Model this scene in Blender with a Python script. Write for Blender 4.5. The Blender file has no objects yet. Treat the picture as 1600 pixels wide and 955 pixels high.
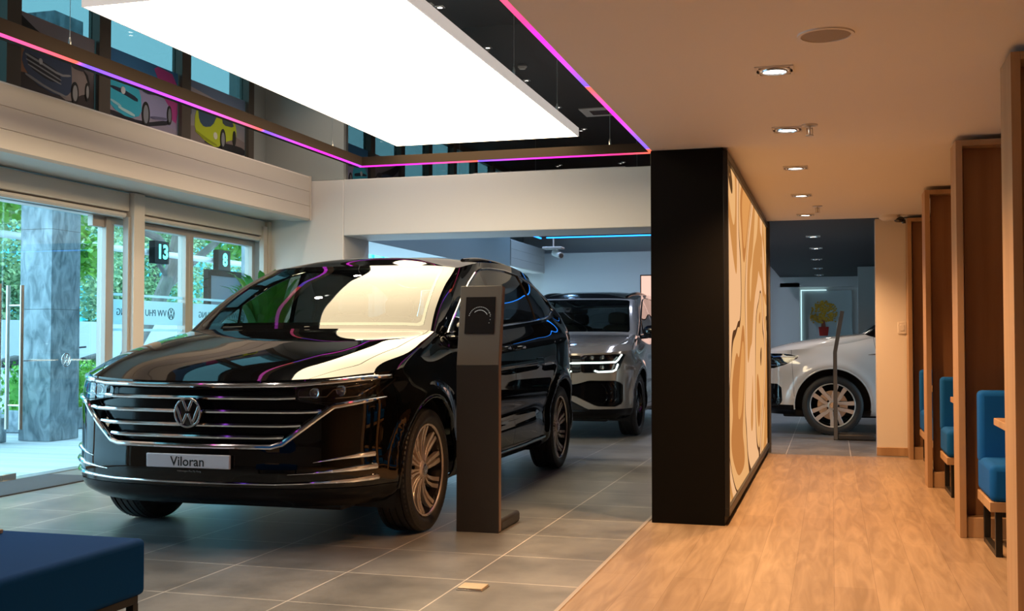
import bpy, bmesh, math, random
import numpy as np
from mathutils import Vector, Matrix
from mathutils.bvhtree import BVHTree
random.seed(7)
PI = math.pi
scn = bpy.context.scene
col = scn.collection

# ------------------------------------------------------------------ camera
CAM_H, FPX = 1.18, 1709.0
fy = np.array([500., -52., FPX]); fy /= np.linalg.norm(fy)
fz = np.array([0., fy[2], -fy[1]]); fz /= np.linalg.norm(fz)
fx = -np.cross(fy, fz)
RM = np.stack([fx, fy, fz], 1)            # rows: camera right, up, forward in world axes
cd = bpy.data.cameras.new('camera'); cam = bpy.data.objects.new('camera', cd); col.objects.link(cam)
r_, u_, f_ = RM[0], RM[1], RM[2]
cam.matrix_world = Matrix(((r_[0], u_[0], -f_[0], 0), (r_[1], u_[1], -f_[1], 0), (r_[2], u_[2], -f_[2], CAM_H), (0, 0, 0, 1)))
cd.sensor_fit = 'HORIZONTAL'; cd.sensor_width = 36; cd.lens = 36 * FPX / 1600; cd.clip_end = 300; cd.clip_start = .05
scn.camera = cam
# ------------------------------------------------------------------ world, exposure
w = bpy.data.worlds.new('world'); scn.world = w; w.use_nodes = True
bg = w.node_tree.nodes['Background']; bg.inputs[0].default_value = (.50, .80, 1.0, 1); bg.inputs[1].default_value = 5.2
vs = scn.view_settings; vs.view_transform = 'Standard'; vs.look = 'None'; vs.gamma = 1; vs.use_curve_mapping = False
vs.exposure = 0.3
PANEL_E, ART_E, SPOT_W, LED_E = 8.0, .85, 200.0, 1.5

# ------------------------------------------------------------------ materials
def mat(name, c=(.5, .5, .5), rough=.5, metal=0., coat=0., spec=.5, emit=None, es=0., noise=None, bump=None, sheen=0.):
    m = bpy.data.materials.new(name); m.use_nodes = True
    nt = m.node_tree; b = nt.nodes['Principled BSDF']; I = b.inputs
    I['Base Color'].default_value = (*c, 1); I['Roughness'].default_value = rough; I['Metallic'].default_value = metal
    I['Coat Weight'].default_value = coat; I['Coat Roughness'].default_value = .02; I['Specular IOR Level'].default_value = spec
    if sheen: I['Sheen Weight'].default_value = sheen
    if emit: I['Emission Color'].default_value = (*emit, 1); I['Emission Strength'].default_value = es
    if noise or bump:
        tc = nt.nodes.new('ShaderNodeTexCoord')
    if noise:                                     # (scale xyz, amount, second colour)
        (sx, sy, sz), c2, det = noise
        mp = nt.nodes.new('ShaderNodeMapping'); mp.inputs['Scale'].default_value = (sx, sy, sz)
        n = nt.nodes.new('ShaderNodeTexNoise'); n.inputs['Scale'].default_value = 1; n.inputs['Detail'].default_value = det
        r = nt.nodes.new('ShaderNodeValToRGB'); r.color_ramp.elements[0].position = .35; r.color_ramp.elements[1].position = .65
        r.color_ramp.elements[0].color = (*c, 1); r.color_ramp.elements[1].color = (*c2, 1)
        nt.links.new(tc.outputs['Object'], mp.inputs[0]); nt.links.new(mp.outputs[0], n.inputs['Vector'])
        nt.links.new(n.outputs['Fac'], r.inputs[0]); nt.links.new(r.outputs[0], I['Base Color'])
    if bump:
        s, amt = bump
        n2 = nt.nodes.new('ShaderNodeTexNoise'); n2.inputs['Scale'].default_value = s; n2.inputs['Detail'].default_value = 4
        bp = nt.nodes.new('ShaderNodeBump'); bp.inputs['Strength'].default_value = amt; bp.inputs['Distance'].default_value = .01
        nt.links.new(tc.outputs['Object'], n2.inputs['Vector']); nt.links.new(n2.outputs['Fac'], bp.inputs['Height']); nt.links.new(bp.outputs[0], I['Normal'])
    return m
def glass(name, tint=(1, 1, 1), ior=1.5, rough=0., frost=0.):
    m = bpy.data.materials.new(name); m.use_nodes = True; nt = m.node_tree; nt.nodes.clear()
    o = nt.nodes.new('ShaderNodeOutputMaterial'); mx = nt.nodes.new('ShaderNodeMixShader'); t = nt.nodes.new('ShaderNodeBsdfTransparent')
    g = nt.nodes.new('ShaderNodeBsdfGlossy'); f = nt.nodes.new('ShaderNodeFresnel'); f.inputs[0].default_value = ior
    t.inputs[0].default_value = (*tint, 1); g.inputs['Roughness'].default_value = rough; g.inputs[0].default_value = (1, 1, 1, 1)
    base = t
    if frost:
        d = nt.nodes.new('ShaderNodeBsdfTranslucent'); d.inputs[0].default_value = (*tint, 1)
        d2 = nt.nodes.new('ShaderNodeBsdfDiffuse'); d2.inputs[0].default_value = (*tint, 1)
        m1 = nt.nodes.new('ShaderNodeMixShader'); m1.inputs[0].default_value = .35; nt.links.new(d.outputs[0], m1.inputs[1]); nt.links.new(d2.outputs[0], m1.inputs[2])
        m2 = nt.nodes.new('ShaderNodeMixShader'); m2.inputs[0].default_value = frost; nt.links.new(t.outputs[0], m2.inputs[1]); nt.links.new(m1.outputs[0], m2.inputs[2]); base = m2
    ge = nt.nodes.new('ShaderNodeNewGeometry'); io = nt.nodes.new('ShaderNodeMix'); io.inputs[2].default_value = ior; io.inputs[3].default_value = 1 / ior
    nt.links.new(ge.outputs['Backfacing'], io.inputs[0]); nt.links.new(io.outputs[0], f.inputs[0])
    nt.links.new(f.outputs[0], mx.inputs[0]); nt.links.new(base.outputs[0], mx.inputs[1]); nt.links.new(g.outputs[0], mx.inputs[2]); nt.links.new(mx.outputs[0], o.inputs[0])
    return m
def emis(name, c, s):
    m = bpy.data.materials.new(name); m.use_nodes = True; nt = m.node_tree; nt.nodes.clear()
    o = nt.nodes.new('ShaderNodeOutputMaterial'); e = nt.nodes.new('ShaderNodeEmission'); e.inputs[0].default_value = (*c, 1); e.inputs[1].default_value = s
    nt.links.new(e.outputs[0], o.inputs[0]); return m
def wood(name, c1, c2, axis='z', rough=.45, scale=14):
    sc = {'z': (scale, scale, .8), 'y': (scale, .8, scale), 'x': (.8, scale, scale)}[axis]
    return mat(name, c1, rough, noise=(sc, c2, 6))

# ------------------------------------------------------------------ mesh builder
class MB:
    def __init__(s): s.v = []; s.f = []; s.mi = []
    def add(s, vs, fs, mi=0):
        n = len(s.v); s.v += [tuple(v) for v in vs]; s.f += [tuple(n + i for i in f) for f in fs]; s.mi += [mi] * len(fs); return s
    def box(s, x0, x1, y0, y1, z0, z1, mi=0):
        v = [(x, y, z) for x in (x0, x1) for y in (y0, y1) for z in (z0, z1)]
        return s.add(v, [(0, 1, 3, 2), (4, 6, 7, 5), (0, 4, 5, 1), (2, 3, 7, 6), (0, 2, 6, 4), (1, 5, 7, 3)], mi)
    def tube(s, pts, r, n=10, mi=0, cap=True, closed=False, sx=1., up=None):
        P = [Vector(p) for p in pts]; m = len(P); R = r if isinstance(r, (list, tuple)) else [r] * m
        vs = []; prev = None
        for i, p in enumerate(P):
            if closed: t = P[(i + 1) % m] - P[i - 1]
            else: t = P[min(i + 1, m - 1)] - P[max(i - 1, 0)]
            t.normalize()
            a = Vector(up) if up else (prev if prev else (Vector((0, 0, 1)) if abs(t.z) < .9 else Vector((1, 0, 0))))
            a = (a - t * a.dot(t)); a.normalize(); b = t.cross(a); prev = a
            for k in range(n):
                an = 2 * PI * k / n + (PI / 4 if n == 4 else 0)
                vs.append(p + (a * math.cos(an) + b * math.sin(an) * sx) * R[i])
        fs = []
        for i in range(m if closed else m - 1):
            j = (i + 1) % m
            for k in range(n): fs.append((i * n + k, i * n + (k + 1) % n, j * n + (k + 1) % n, j * n + k))
        if cap and not closed: fs += [tuple(range(n - 1, -1, -1)), tuple((m - 1) * n + k for k in range(n))]
        return s.add(vs, fs, mi)
    def lathe(s, prof, n=32, axis='x', c=(0, 0, 0), mi=0, closed=False):     # prof: (along, radius)
        vs = []
        for a, r in prof:
            for k in range(n):
                t = 2 * PI * k / n; p, q = r * math.cos(t), r * math.sin(t)
                d = {'x': (a, p, q), 'y': (p, a, q), 'z': (p, q, a)}[axis]
                vs.append((c[0] + d[0], c[1] + d[1], c[2] + d[2]))
        m = len(prof); fs = []
        for i in range(m if closed else m - 1):
            j = (i + 1) % m
            for k in range(n): fs.append((i * n + k, i * n + (k + 1) % n, j * n + (k + 1) % n, j * n + k))
        return s.add(vs, fs, mi)
    def prism(s, poly, fn, h0, h1, mi=0):          # poly in 2D, fn(a,b,h)->xyz
        n = len(poly); vs = [fn(a, b, h0) for a, b in poly] + [fn(a, b, h1) for a, b in poly]
        fs = [tuple(range(n - 1, -1, -1)), tuple(range(n, 2 * n))] + [(i, (i + 1) % n, n + (i + 1) % n, n + i) for i in range(n)]
        return s.add(vs, fs, mi)
    def grid(s, fn, nu, nv, mi=0):
        vs = [fn(i / nu, j / nv) for i in range(nu + 1) for j in range(nv + 1)]
        return s.add(vs, [(i * (nv + 1) + j, (i + 1) * (nv + 1) + j, (i + 1) * (nv + 1) + j + 1, i * (nv + 1) + j + 1) for i in range(nu) for j in range(nv)], mi)
    def build(s, name, m, parent=None, bevel=0., smooth=35, seg=2, fix=True):
        me = bpy.data.meshes.new(name); me.from_pydata(s.v, [], s.f)
        for k in (m if isinstance(m, (list, tuple)) else [m]): me.materials.append(k)
        me.polygons.foreach_set('material_index', s.mi)
        if fix:
            b = bmesh.new(); b.from_mesh(me); bmesh.ops.recalc_face_normals(b, faces=b.faces); b.to_mesh(me); b.free()
        if smooth:
            me.polygons.foreach_set('use_smooth', [True] * len(me.polygons)); me.set_sharp_from_angle(angle=math.radians(smooth))
        me.update(); o = bpy.data.objects.new(name, me); col.objects.link(o)
        if parent is not None: o.parent = parent
        if bevel:
            md = o.modifiers.new('bevel', 'BEVEL'); md.width = bevel; md.segments = seg; md.limit_method = 'ANGLE'; md.angle_limit = math.radians(40); md.harden_normals = False
        return o
def tag(o, label=None, cat=None, group=None, kind=None):
    if label: o['label'] = label
    if cat: o['category'] = cat
    if group: o['group'] = group
    if kind: o['kind'] = kind
    return o
def empty(name, loc=(0, 0, 0), rz=0., label=None, cat=None, group=None):
    o = bpy.data.objects.new(name, None); o.empty_display_size = .1; col.objects.link(o); o.location = loc; o.rotation_euler = (0, 0, rz)
    return tag(o, label, cat, group)
def struct(name, mb, m, **k):
    o = mb.build(name, m, **k); o['kind'] = 'structure'; return o
def copy_tree(o, parent=None):
    c = o.copy(); col.objects.link(c); c.parent = parent
    for ch in list(o.children): copy_tree(ch, c)
    return c
def text_obj(name, txt, size, m, parent=None, extrude=.001, align='CENTER', bold=0.):
    cu = bpy.data.curves.new(name, 'FONT'); cu.body = txt; cu.size = size; cu.extrude = extrude; cu.align_x = align; cu.align_y = 'CENTER'; cu.offset = bold; cu.resolution_u = 4
    tmp = bpy.data.objects.new('tmp', cu); col.objects.link(tmp)
    dg = bpy.context.evaluated_depsgraph_get(); dg.update(); me = bpy.data.meshes.new_from_object(tmp.evaluated_get(dg))
    bpy.data.objects.remove(tmp); me.name = name; me.materials.clear(); me.materials.append(m)
    o = bpy.data.objects.new(name, me); col.objects.link(o)
    if parent is not None: o.parent = parent
    return o
def emblem_mb(R, t, mb=None, mi=0, segs=36):            # round emblem in local XZ plane, front towards -Y
    mb = mb or MB()
    mb.lathe([(-t, R), (-t, R * .88), (0, R * .88), (0, R)], segs, 'y', mi=mi, closed=True)
    def stroke(a, b, wd=.085):
        d = Vector((b[0] - a[0], b[1] - a[1])); d.normalize(); n = Vector((-d.y, d.x)) * wd
        q = [(a[0] + n.x, a[1] + n.y), (a[0] - n.x, a[1] - n.y), (b[0] - n.x, b[1] - n.y), (b[0] + n.x, b[1] + n.y)]
        mb.prism([(x * R, z * R) for x, z in q], lambda x, z, h: (x, h, z), -t * .95, 0, mi)
    for sg in (-1, 1):
        stroke((sg * .36, .84), (sg * .03, .12)); stroke((sg * .82, .40), (sg * .37, -.74)); stroke((sg * .37, -.74), (sg * .05, -.06))
    return mb

def blob(cx, cy, cz, ax, ay, az, e=.6, nu=20, nv=14, taper=0.):
    mb = MB(); sg = lambda v, p: math.copysign(abs(v) ** p, v)
    vs = []
    for i in range(nv + 1):
        ph = -PI / 2 + PI * i / nv
        for j in range(nu):
            th = 2 * PI * j / nu
            x, y, z = sg(math.cos(ph), e) * sg(math.cos(th), e), sg(math.cos(ph), e) * sg(math.sin(th), e), sg(math.sin(ph), e)
            k = 1 + taper * x
            vs.append((cx + ax * x, cy + ay * y * k, cz + az * z * k))
    fs = [(i * nu + j, i * nu + (j + 1) % nu, (i + 1) * nu + (j + 1) % nu, (i + 1) * nu + j) for i in range(nv) for j in range(nu)]
    return mb.add(vs, fs)

M = {}
M['paint_black'] = mat('black_paint', (.0015, .0015, .0018), .02, spec=.5)
M['lip'] = mat('lower_black_trim', (.003, .003, .004), .12, spec=.18)
M['paint_grey'] = mat('pearl_grey_paint', (.27, .262, .255), .14, metal=.1, coat=1.)
M['paint_white'] = mat('white_paint', (.62, .58, .55), .12, coat=1.)
M['chrome'] = mat('chrome', (.82, .84, .87), .08, metal=1.)
M['satin'] = mat('satin_metal', (.55, .55, .56), .25, metal=1.)
M['copper_rim'] = mat('machined_rim', (.82, .70, .60), .26, metal=.7)
M['black_gloss'] = mat('black_gloss', (.004, .004, .005), .06, coat=.6)
M['black_matte'] = mat('black_matte', (.008, .008, .009), .55)
M['rubber'] = mat('tyre_rubber', (.016, .015, .015), .5, bump=(60, .15))
M['carglass'] = glass('windscreen_glass', (.55, .62, .58), 1.5)
M['privacy'] = glass('privacy_glass', (.06, .065, .07), 1.6)
M['sideglass'] = glass('side_glass', (.4, .45, .42), 1.6)
M['lens'] = glass('lamp_lens', (.75, .78, .8), 1.5)
M['white_led'] = emis('daylight_lamp', (.85, 1, .9), 3.)
M['interior'] = mat('cabin_trim', (.05, .045, .04), .6)
M['leather'] = mat('beige_leather', (.33, .26, .19), .5)
M['plate'] = mat('plate_white', (.62, .61, .66), .35)
M['ink'] = mat('plate_ink', (.004, .004, .005), .4)
# ------------------------------------------------------------------ setting
CZ = 2.40; HZ = 4.7
def tile_mat():
    m = mat('grey_floor_tile', (.2, .2, .2), .22); nt = m.node_tree; b = nt.nodes['Principled BSDF']
    tc = nt.nodes.new('ShaderNodeTexCoord'); mp = nt.nodes.new('ShaderNodeMapping'); mp.inputs['Location'].default_value = TILE_OFF
    br = nt.nodes.new('ShaderNodeTexBrick'); br.offset = TILE_BRICK; br.inputs['Scale'].default_value = 1; br.inputs['Mortar Size'].default_value = .0035; br.inputs['Mortar Smooth'].default_value = .1
    br.inputs['Brick Width'].default_value = TILE_W; br.inputs['Row Height'].default_value = TILE_H
    br.inputs['Color1'].default_value = (1, 1, 1, 1); br.inputs['Color2'].default_value = (.86, .86, .86, 1); br.inputs['Mortar'].default_value = (3.0, 2.9, 2.7, 1)
    n = nt.nodes.new('ShaderNodeTexNoise'); n.inputs['Scale'].default_value = 2.2; n.inputs['Detail'].default_value = 9; n.inputs['Roughness'].default_value = .65
    r = nt.nodes.new('ShaderNodeValToRGB'); r.color_ramp.elements[0].position = .3; r.color_ramp.elements[1].position = .72
    r.color_ramp.elements[0].color = (.10, .102, .105, 1); r.color_ramp.elements[1].color = (.25, .25, .245, 1)
    mx = nt.nodes.new('ShaderNodeMix'); mx.data_type = 'RGBA'; mx.blend_type = 'MULTIPLY'; mx.inputs[0].default_value = 1
    L = nt.links.new; L(tc.outputs['Object'], mp.inputs[0]); L(mp.outputs[0], br.inputs['Vector']); L(tc.outputs['Object'], n.inputs['Vector'])
    L(n.outputs['Fac'], r.inputs[0]); L(r.outputs[0], mx.inputs[6]); L(br.outputs['Color'], mx.inputs[7]); L(mx.outputs[2], b.inputs['Base Color'])
    r2 = nt.nodes.new('ShaderNodeMapRange'); r2.inputs[3].default_value = .26; r2.inputs[4].default_value = .42; L(n.outputs['Fac'], r2.inputs[0]); L(r2.outputs[0], b.inputs['Roughness'])
    return m
TILE_OFF = (0, 0, 0); TILE_BRICK = 0.; TILE_W = .6; TILE_H = 1.2
def plank_mat():
    m = mat('oak_plank_floor', (.4, .25, .12), .35); nt = m.node_tree; b = nt.nodes['Principled BSDF']
    tc = nt.nodes.new('ShaderNodeTexCoord'); mp = nt.nodes.new('ShaderNodeMapping'); mp.inputs['Rotation'].default_value = (0, 0, PI / 2)
    br = nt.nodes.new('ShaderNodeTexBrick'); br.offset = .37; br.inputs['Scale'].default_value = 1; br.inputs['Mortar Size'].default_value = .0012
    br.inputs['Brick Width'].default_value = 1.25; br.inputs['Row Height'].default_value = .19
    br.inputs['Color1'].default_value = (.37, .275, .185, 1); br.inputs['Color2'].default_value = (.31, .225, .15, 1); br.inputs['Mortar'].default_value = (.20, .14, .09, 1)
    mp2 = nt.nodes.new('ShaderNodeMapping'); mp2.inputs['Scale'].default_value = (9, .9, 1)
    n = nt.nodes.new('ShaderNodeTexNoise'); n.inputs['Scale'].default_value = 1.6; n.inputs['Detail'].default_value = 8; n.inputs['Distortion'].default_value = 1.4
    r = nt.nodes.new('ShaderNodeValToRGB'); r.color_ramp.elements[0].position = .35; r.color_ramp.elements[1].position = .7
    r.color_ramp.elements[0].color = (.70, .67, .63, 1); r.color_ramp.elements[1].color = (1.06, 1.06, 1.06, 1)
    mx = nt.nodes.new('ShaderNodeMix'); mx.data_type = 'RGBA'; mx.blend_type = 'MULTIPLY'; mx.inputs[0].default_value = 1
    L = nt.links.new; L(tc.outputs['Object'], mp.inputs[0]); L(mp.outputs[0], br.inputs['Vector']); L(tc.outputs['Object'], mp2.inputs[0]); L(mp2.outputs[0], n.inputs['Vector'])
    L(n.outputs['Fac'], r.inputs[0]); L(br.outputs['Color'], mx.inputs[6]); L(r.outputs[0], mx.inputs[7]); L(mx.outputs[2], b.inputs['Base Color'])
    return m
TILE_OFF = (1.73, -4.475, 0); TILE_W = TILE_H = .634
M['tile'] = tile_mat(); M['oak_floor'] = plank_mat()
M['white_wall'] = mat('white_plaster', (.66, .64, .62), .55); M['ceil'] = mat('white_ceiling_paint', (.72, .70, .67), .6)
M['black_ceil'] = mat('black_ceiling', (.022, .022, .024), .6); M['cream'] = mat('cream_metal', (.62, .56, .50), .32)
M['alu'] = mat('beige_aluminium', (.42, .37, .33), .35, metal=.25); M['grey_panel'] = mat('grey_green_wall', (.36, .39, .38), .35)
M['bar'] = mat('dark_bronze_bar', (.03, .02, .014), .8, spec=.08)
M['black_board'] = mat('black_board', (.0025, .0025, .0025), .6, spec=.12); M['oak'] = wood('oak_veneer', (.42, .27, .15), (.33, .20, .105)); M['walnut'] = wood('brown_veneer', (.34, .18, .085), (.26, .13, .06), scale=10)
M['clear'] = glass('clear_pane', (.86, .95, .95), 1.45); M['mirror_glass'] = glass('dark_reflective_pane', (.05, .07, .08), 4.5)
M['steel'] = mat('brushed_steel', (.6, .58, .55), .3, metal=1.); M['black_metal'] = mat('black_metal', (.012, .012, .012), .4, metal=.3)
M['stone'] = mat('pavement_stone', (.50, .52, .54), .6, noise=((.25, 5, 1), (.36, .38, .42), 3))
B = MB
# floors
struct('floor', B().box(-6.62, -1.15, -3, 11.55, -.2, 0).box(-6.62, 4.6, 11.55, 23.1, -.2, 0), M['tile'], smooth=0)
struct('floor_timber', B().box(-1.15, 2.4, -3, 11.55, -.2, 0), M['oak_floor'], smooth=0)
struct('trim_1', B().box(-1.165, -1.145, -3, 11.55, 0, .004), M['alu'], smooth=0)
struct('floor_pavement', B().box(-60, -6.62, -20, 95, -.2, -.005), M['stone'], smooth=0)
struct('trim_2', B().box(-6.7, -6.56, -3, 11.6, -.02, .006), M['steel'], smooth=0)
# ceilings
struct('ceiling', B().box(-1.113, 2.4, -3, 11.6, CZ, HZ + .1), M['ceil'], smooth=0)
struct('ceiling_black', B().box(-6.6, -1.09, -3, 11.64, HZ, HZ + .1), M['black_ceil'], smooth=0)
struct('ceiling_far', B().box(-6.6, -1.0, 11.64, 23.1, HZ, HZ + .1), M['black_ceil'], smooth=0)
struct('ceiling_far_low', B().box(-1.0, 4.6, 11.64, 23.1, CZ + .02, HZ + .1), M['black_ceil'], smooth=0)
struct('wall_behind', B().box(-6.7, 2.4, -3.1, -3, 0, HZ), M['white_wall'], smooth=0)
struct('wall_right', B().box(2.3, 2.4, -3, 11.64, 0, CZ), M['oak'], smooth=0)
struct('wall_right_far', B().box(4.5, 4.6, 11.64, 23.1, 0, CZ + .1), M['white_wall'], smooth=0)
struct('wall_far', B().box(-6.6, 4.6, 23.0, 23.1, 0, HZ), M['white_wall'], smooth=0)
# left side: facade
XF = -6.45
struct('wall_left_far', B().box(-6.7, -5.84, 12.33, 19.85, 2.46, HZ).box(-6.7, -6.46, 19.85, 23, 2.46, HZ), M['grey_panel'], smooth=0)
struct('wall_left', B().box(-6.7, XF, -3, 11.6, 2.60, 3.25), M['grey_panel'], smooth=0); struct('wall_left_rear', B().box(-6.7, XF, -3, 3.0, 0, 2.6), M['grey_panel'], smooth=0)
struct('wall_left_upper', B().box(-6.7, XF, -3, 1.3, 3.25, HZ), M['grey_panel'], smooth=0); struct('wall_left_upper_far', B().box(-6.7, XF, 11.2, 11.6, 3.25, HZ), M['grey_panel'], smooth=0)
# header wall and jamb at Y=11.6
struct('wall_header', B().box(-5.43, -1.11, 11.6, 12.33, 2.375, 3.03).box(-6.7, -5.43, 11.6, 12.33, 0, 3.03).box(-1.11, -.655, 11.66, 12.33, CZ, 3.03), M['white_wall'], bevel=.01)
struct('wall_upper', B().box(-6.7, -5.43, 11.6, 12.33, 3.03, HZ), M['grey_panel'], smooth=0)
struct('wall_end', B().box(.43, 2.4, 11.7, 11.9, 0, CZ), M['white_wall'], smooth=0)
struct('baseboard_end', B().box(.425, .76, 11.68, 11.70, 0, .085), M['oak'], bevel=.003)
struct('window_1', B().box(-5.43, -1.09, 11.66, 11.68, 3.03, HZ), M['mirror_glass'], smooth=0)
struct('trim_3', B().box(-.66, -.615, 11.66, 11.74, 0, CZ), mat('dark_grey_trim', (.06, .06, .065), .5), smooth=0)
# far room walls
struct('wall_far_white', B().box(-6.5, -1.6, 22.6, 23.0, 0, 3.0), M['white_wall'], smooth=0)
struct('wall_far_grey', B().box(.43, 4.5, 19.4, 19.6, 0, CZ), M['grey_panel'], smooth=0)
nb = B().box(-1.0, -.62, 22.7, 23, 0, 2.3).box(.50, .9, 22.7, 23, 0, 2.3).box(-1.0, .9, 22.7, 23, 2.22, 2.42); struct('wall_far_niche', nb, M['white_wall'], smooth=0)

def shutter_box(name, y0, y1, label):
    r = empty(name, (-6.1, (y0 + y1) / 2, 2.56), 0, label, 'shutter')
    o = (-6.1, (y0 + y1) / 2, 2.56); L = (y1 - y0) / 2
    prof = [(-.345, .02), (-.345, .52), (.24, .52), (.262, .50), (.262, .34), (.256, .335), (.262, .33), (.262, .17), (.256, .165), (.262, .16), (.262, .02), (.24, 0), (.0, 0), (-.02, .02)]
    B().prism(prof, lambda x, z, h: (x, h, z), -L, L).build('housing', M['cream'], r, smooth=25)
    B().prism([(.25, .0), (.27, .0), (.27, .52), (.25, .52)], lambda x, z, h: (x, h, z), L - .03, L).build('end_cap', M['cream'], r)
    return r
shutter_box('shutter_housing', -2.9, 11.58, 'long cream roller shutter housing above the street windows')
s = shutter_box('shutter_housing', 19.9, 22.4, 'distant white shutter housing high on the blue-lit side of the back showroom')
# curtain roll / shutter slats heads
def shutter_roll(y0, y1, label):
    r = empty('roller_shutter', (-6.45, (y0 + y1) / 2, 2.33), 0, label, 'shutter'); L = (y1 - y0) / 2
    B().prism([(-.1, .06), (.04, .06), (.04, .235), (-.1, .235)], lambda x, z, h: (x, h, z), -L, L).build('shutter_box', M['cream'], r, bevel=.008)
    B().prism([(-.09, .0), (.015, .0), (.03, .02), (.03, .045), (-.09, .05)], lambda x, z, h: (x, h, z), -L + .03, L - .03).build('bottom_rail', M['cream'], r, bevel=.004)
shutter_roll(3.0, 8.945, 'cream roller shutter rolled up above the glass doors')
shutter_roll(9.135, 11.55, 'cream roller shutter rolled up above the two right windows')
# shutter guide post, mullions
t = struct('trim_4', B().box(-6.46, -6.36, 8.95, 9.12, 0, 2.57), M['cream'], bevel=.006); struct('trim_10', B().box(-6.46, -6.40, 8.915, 8.95, 0, 2.34), M['alu'], bevel=.003)
struct('trim_5', B().box(-6.44, -6.36, 11.54, 11.6, 0, 2.56).box(-6.44, -6.38, 11.46, 11.54, 0, 2.5), M['cream'], bevel=.004)
def window(name, y0, y1, z0, z1, x=-6.6, w0=.06):
    f = B().box(x - .05, x + .05, y0, y0 + w0, z0, z1).box(x - .05, x + .05, y1 - w0, y1, z0, z1).box(x - .05, x + .05, y0 + w0, y1 - w0, z1 - .06, z1).box(x - .05, x + .05, y0 + w0, y1 - w0, z0, z0 + .05)
    o = struct(name, f, M['alu'], bevel=.004)
    g = B().box(x - .005, x + .005, y0 + w0, y1 - w0, z0 + .05, z1 - .06).build('pane', M['clear'], o, smooth=0); return o
HT = 2.33
struct('trim_6', B().box(-6.68, -6.5, 3.0, 11.6, HT, 2.58), M['cream'], smooth=0)
window('window_2', 8.79, 10.185, 0, HT, w0=.07); window('window_3', 10.185, 11.56, 0, HT, w0=.07); struct('window_4', B().box(-6.64, -6.56, 8.86, 8.92, 0, HT), M['alu'], bevel=.004)
# door glass
def glass_door(name, y0, y1, hy, n):
    o = struct(name, B().box(-6.606, -6.594, y0, y1, .02, HT - .01), M['clear'], smooth=0)
    for x in (-6.53, -6.67):
        B().tube([(x, hy, .42), (x, hy, 1.63)], .017, 14).build('pull_handle', M['steel'], o)
    for z in (.62, 1.46): B().tube([(-6.67, hy, z), (-6.53, hy, z)], .008, 8).build('handle_bolt', M['steel'], o)
    s_ = 1 if n else -1; yy = y1 if s_ < 0 else y0
    B().box(-6.625, -6.575, min(yy, yy + s_ * .16), max(yy, yy + s_ * .16), .006, .055).build('patch_fitting', M['steel'], o, bevel=.003)
    return o
glass_door('door_1', 6.42, 7.505, 7.40, 0); d2 = glass_door('door_2', 7.515, 8.785, 7.66, 1)
struct('trim_7', B().box(-6.63, -6.57, 8.62, 8.79, HT - .10, HT), M['alu'], bevel=.004)
window('window_5', 5.3, 6.4, 0, HT); window('window_6', 3.0, 5.3, 0, HT)
e = emblem_mb(.062, .003).build('emblem', M['chrome'], d2); e.location = (-6.585, 8.29, .99); e.rotation_euler = (0, 0, PI / 2)
B().box(-6.59, -6.586, 7.75, 8.19, .988, .998).box(-6.59, -6.586, 8.37, 8.5, .988, .998).build('sticker_line', M['chrome'], d2, smooth=0)
# frosted band with lettering (readable from the street)
M['frost'] = glass('frosted_film', (.66, .86, .92), 1.4, frost=.75); M['film_ink'] = mat('film_ink', (.05, .12, .16), .5)
def band(y0, y1, k):
    o = B().box(-6.588, -6.584, y0, y1, 1.32, 1.56).box(-6.588, -6.584, y0, y1, 1.595, 1.62).box(-6.588, -6.584, y0, y1, 1.255, 1.28).build('window_film', M['frost'], smooth=0)
    tag(o, k, 'window film', 'frosted films'); return o
b1 = band(8.89, 10.12, 'frosted film band with mirrored lettering and emblem on the pane by the cream post')
b2 = band(10.24, 11.5, 'frosted film band on the pane behind the potted palm')
def lettering(y_logo, par):
    e = emblem_mb(.062, .002).build('emblem', M['film_ink'], par); e.location = (-6.580, y_logo, 1.437); e.rotation_euler = (0, 0, -PI / 2)
    t = text_obj('lettering', 'VW PHU MY HUNG', .094, M['film_ink'], par, align='LEFT'); t.rotation_euler = (PI / 2, 0, -PI / 2); t.location = (-6.580, y_logo - .085, 1.437)
lettering(9.90, b1); lettering(11.32, b2)
# upper facade windows with posters
M['teal_pane'] = glass('upper_pane', (.24, .33, .33), 1.5)
M['dbronze'] = mat('bronze_frame', (.13, .11, .09), .4, metal=.4)
ys = [-.95, .25, 1.35, 2.5, 3.65, 4.85, 6.1, 7.33, 8.5, 9.83, 11.18]
ys2 = [a for a in ys if a > 1.0]
for i, (a, b) in enumerate(zip(ys2, ys2[1:])):
    o = struct('window_%d' % (10 + i), B().box(-6.55, XF + .02, a, a + .165, 3.25, HZ).box(-6.55, XF, a + .165, b, 4.6, HZ), M['dbronze'], smooth=0)
    B().box(-6.52, -6.51, a + .165, b, 3.25, 4.6).build('pane', M['teal_pane'], o, smooth=0)
o = struct('trim_8', B().box(-6.55, XF + .02, 11.18, 11.3, 3.25, HZ), M['dbronze'], smooth=0)
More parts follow.
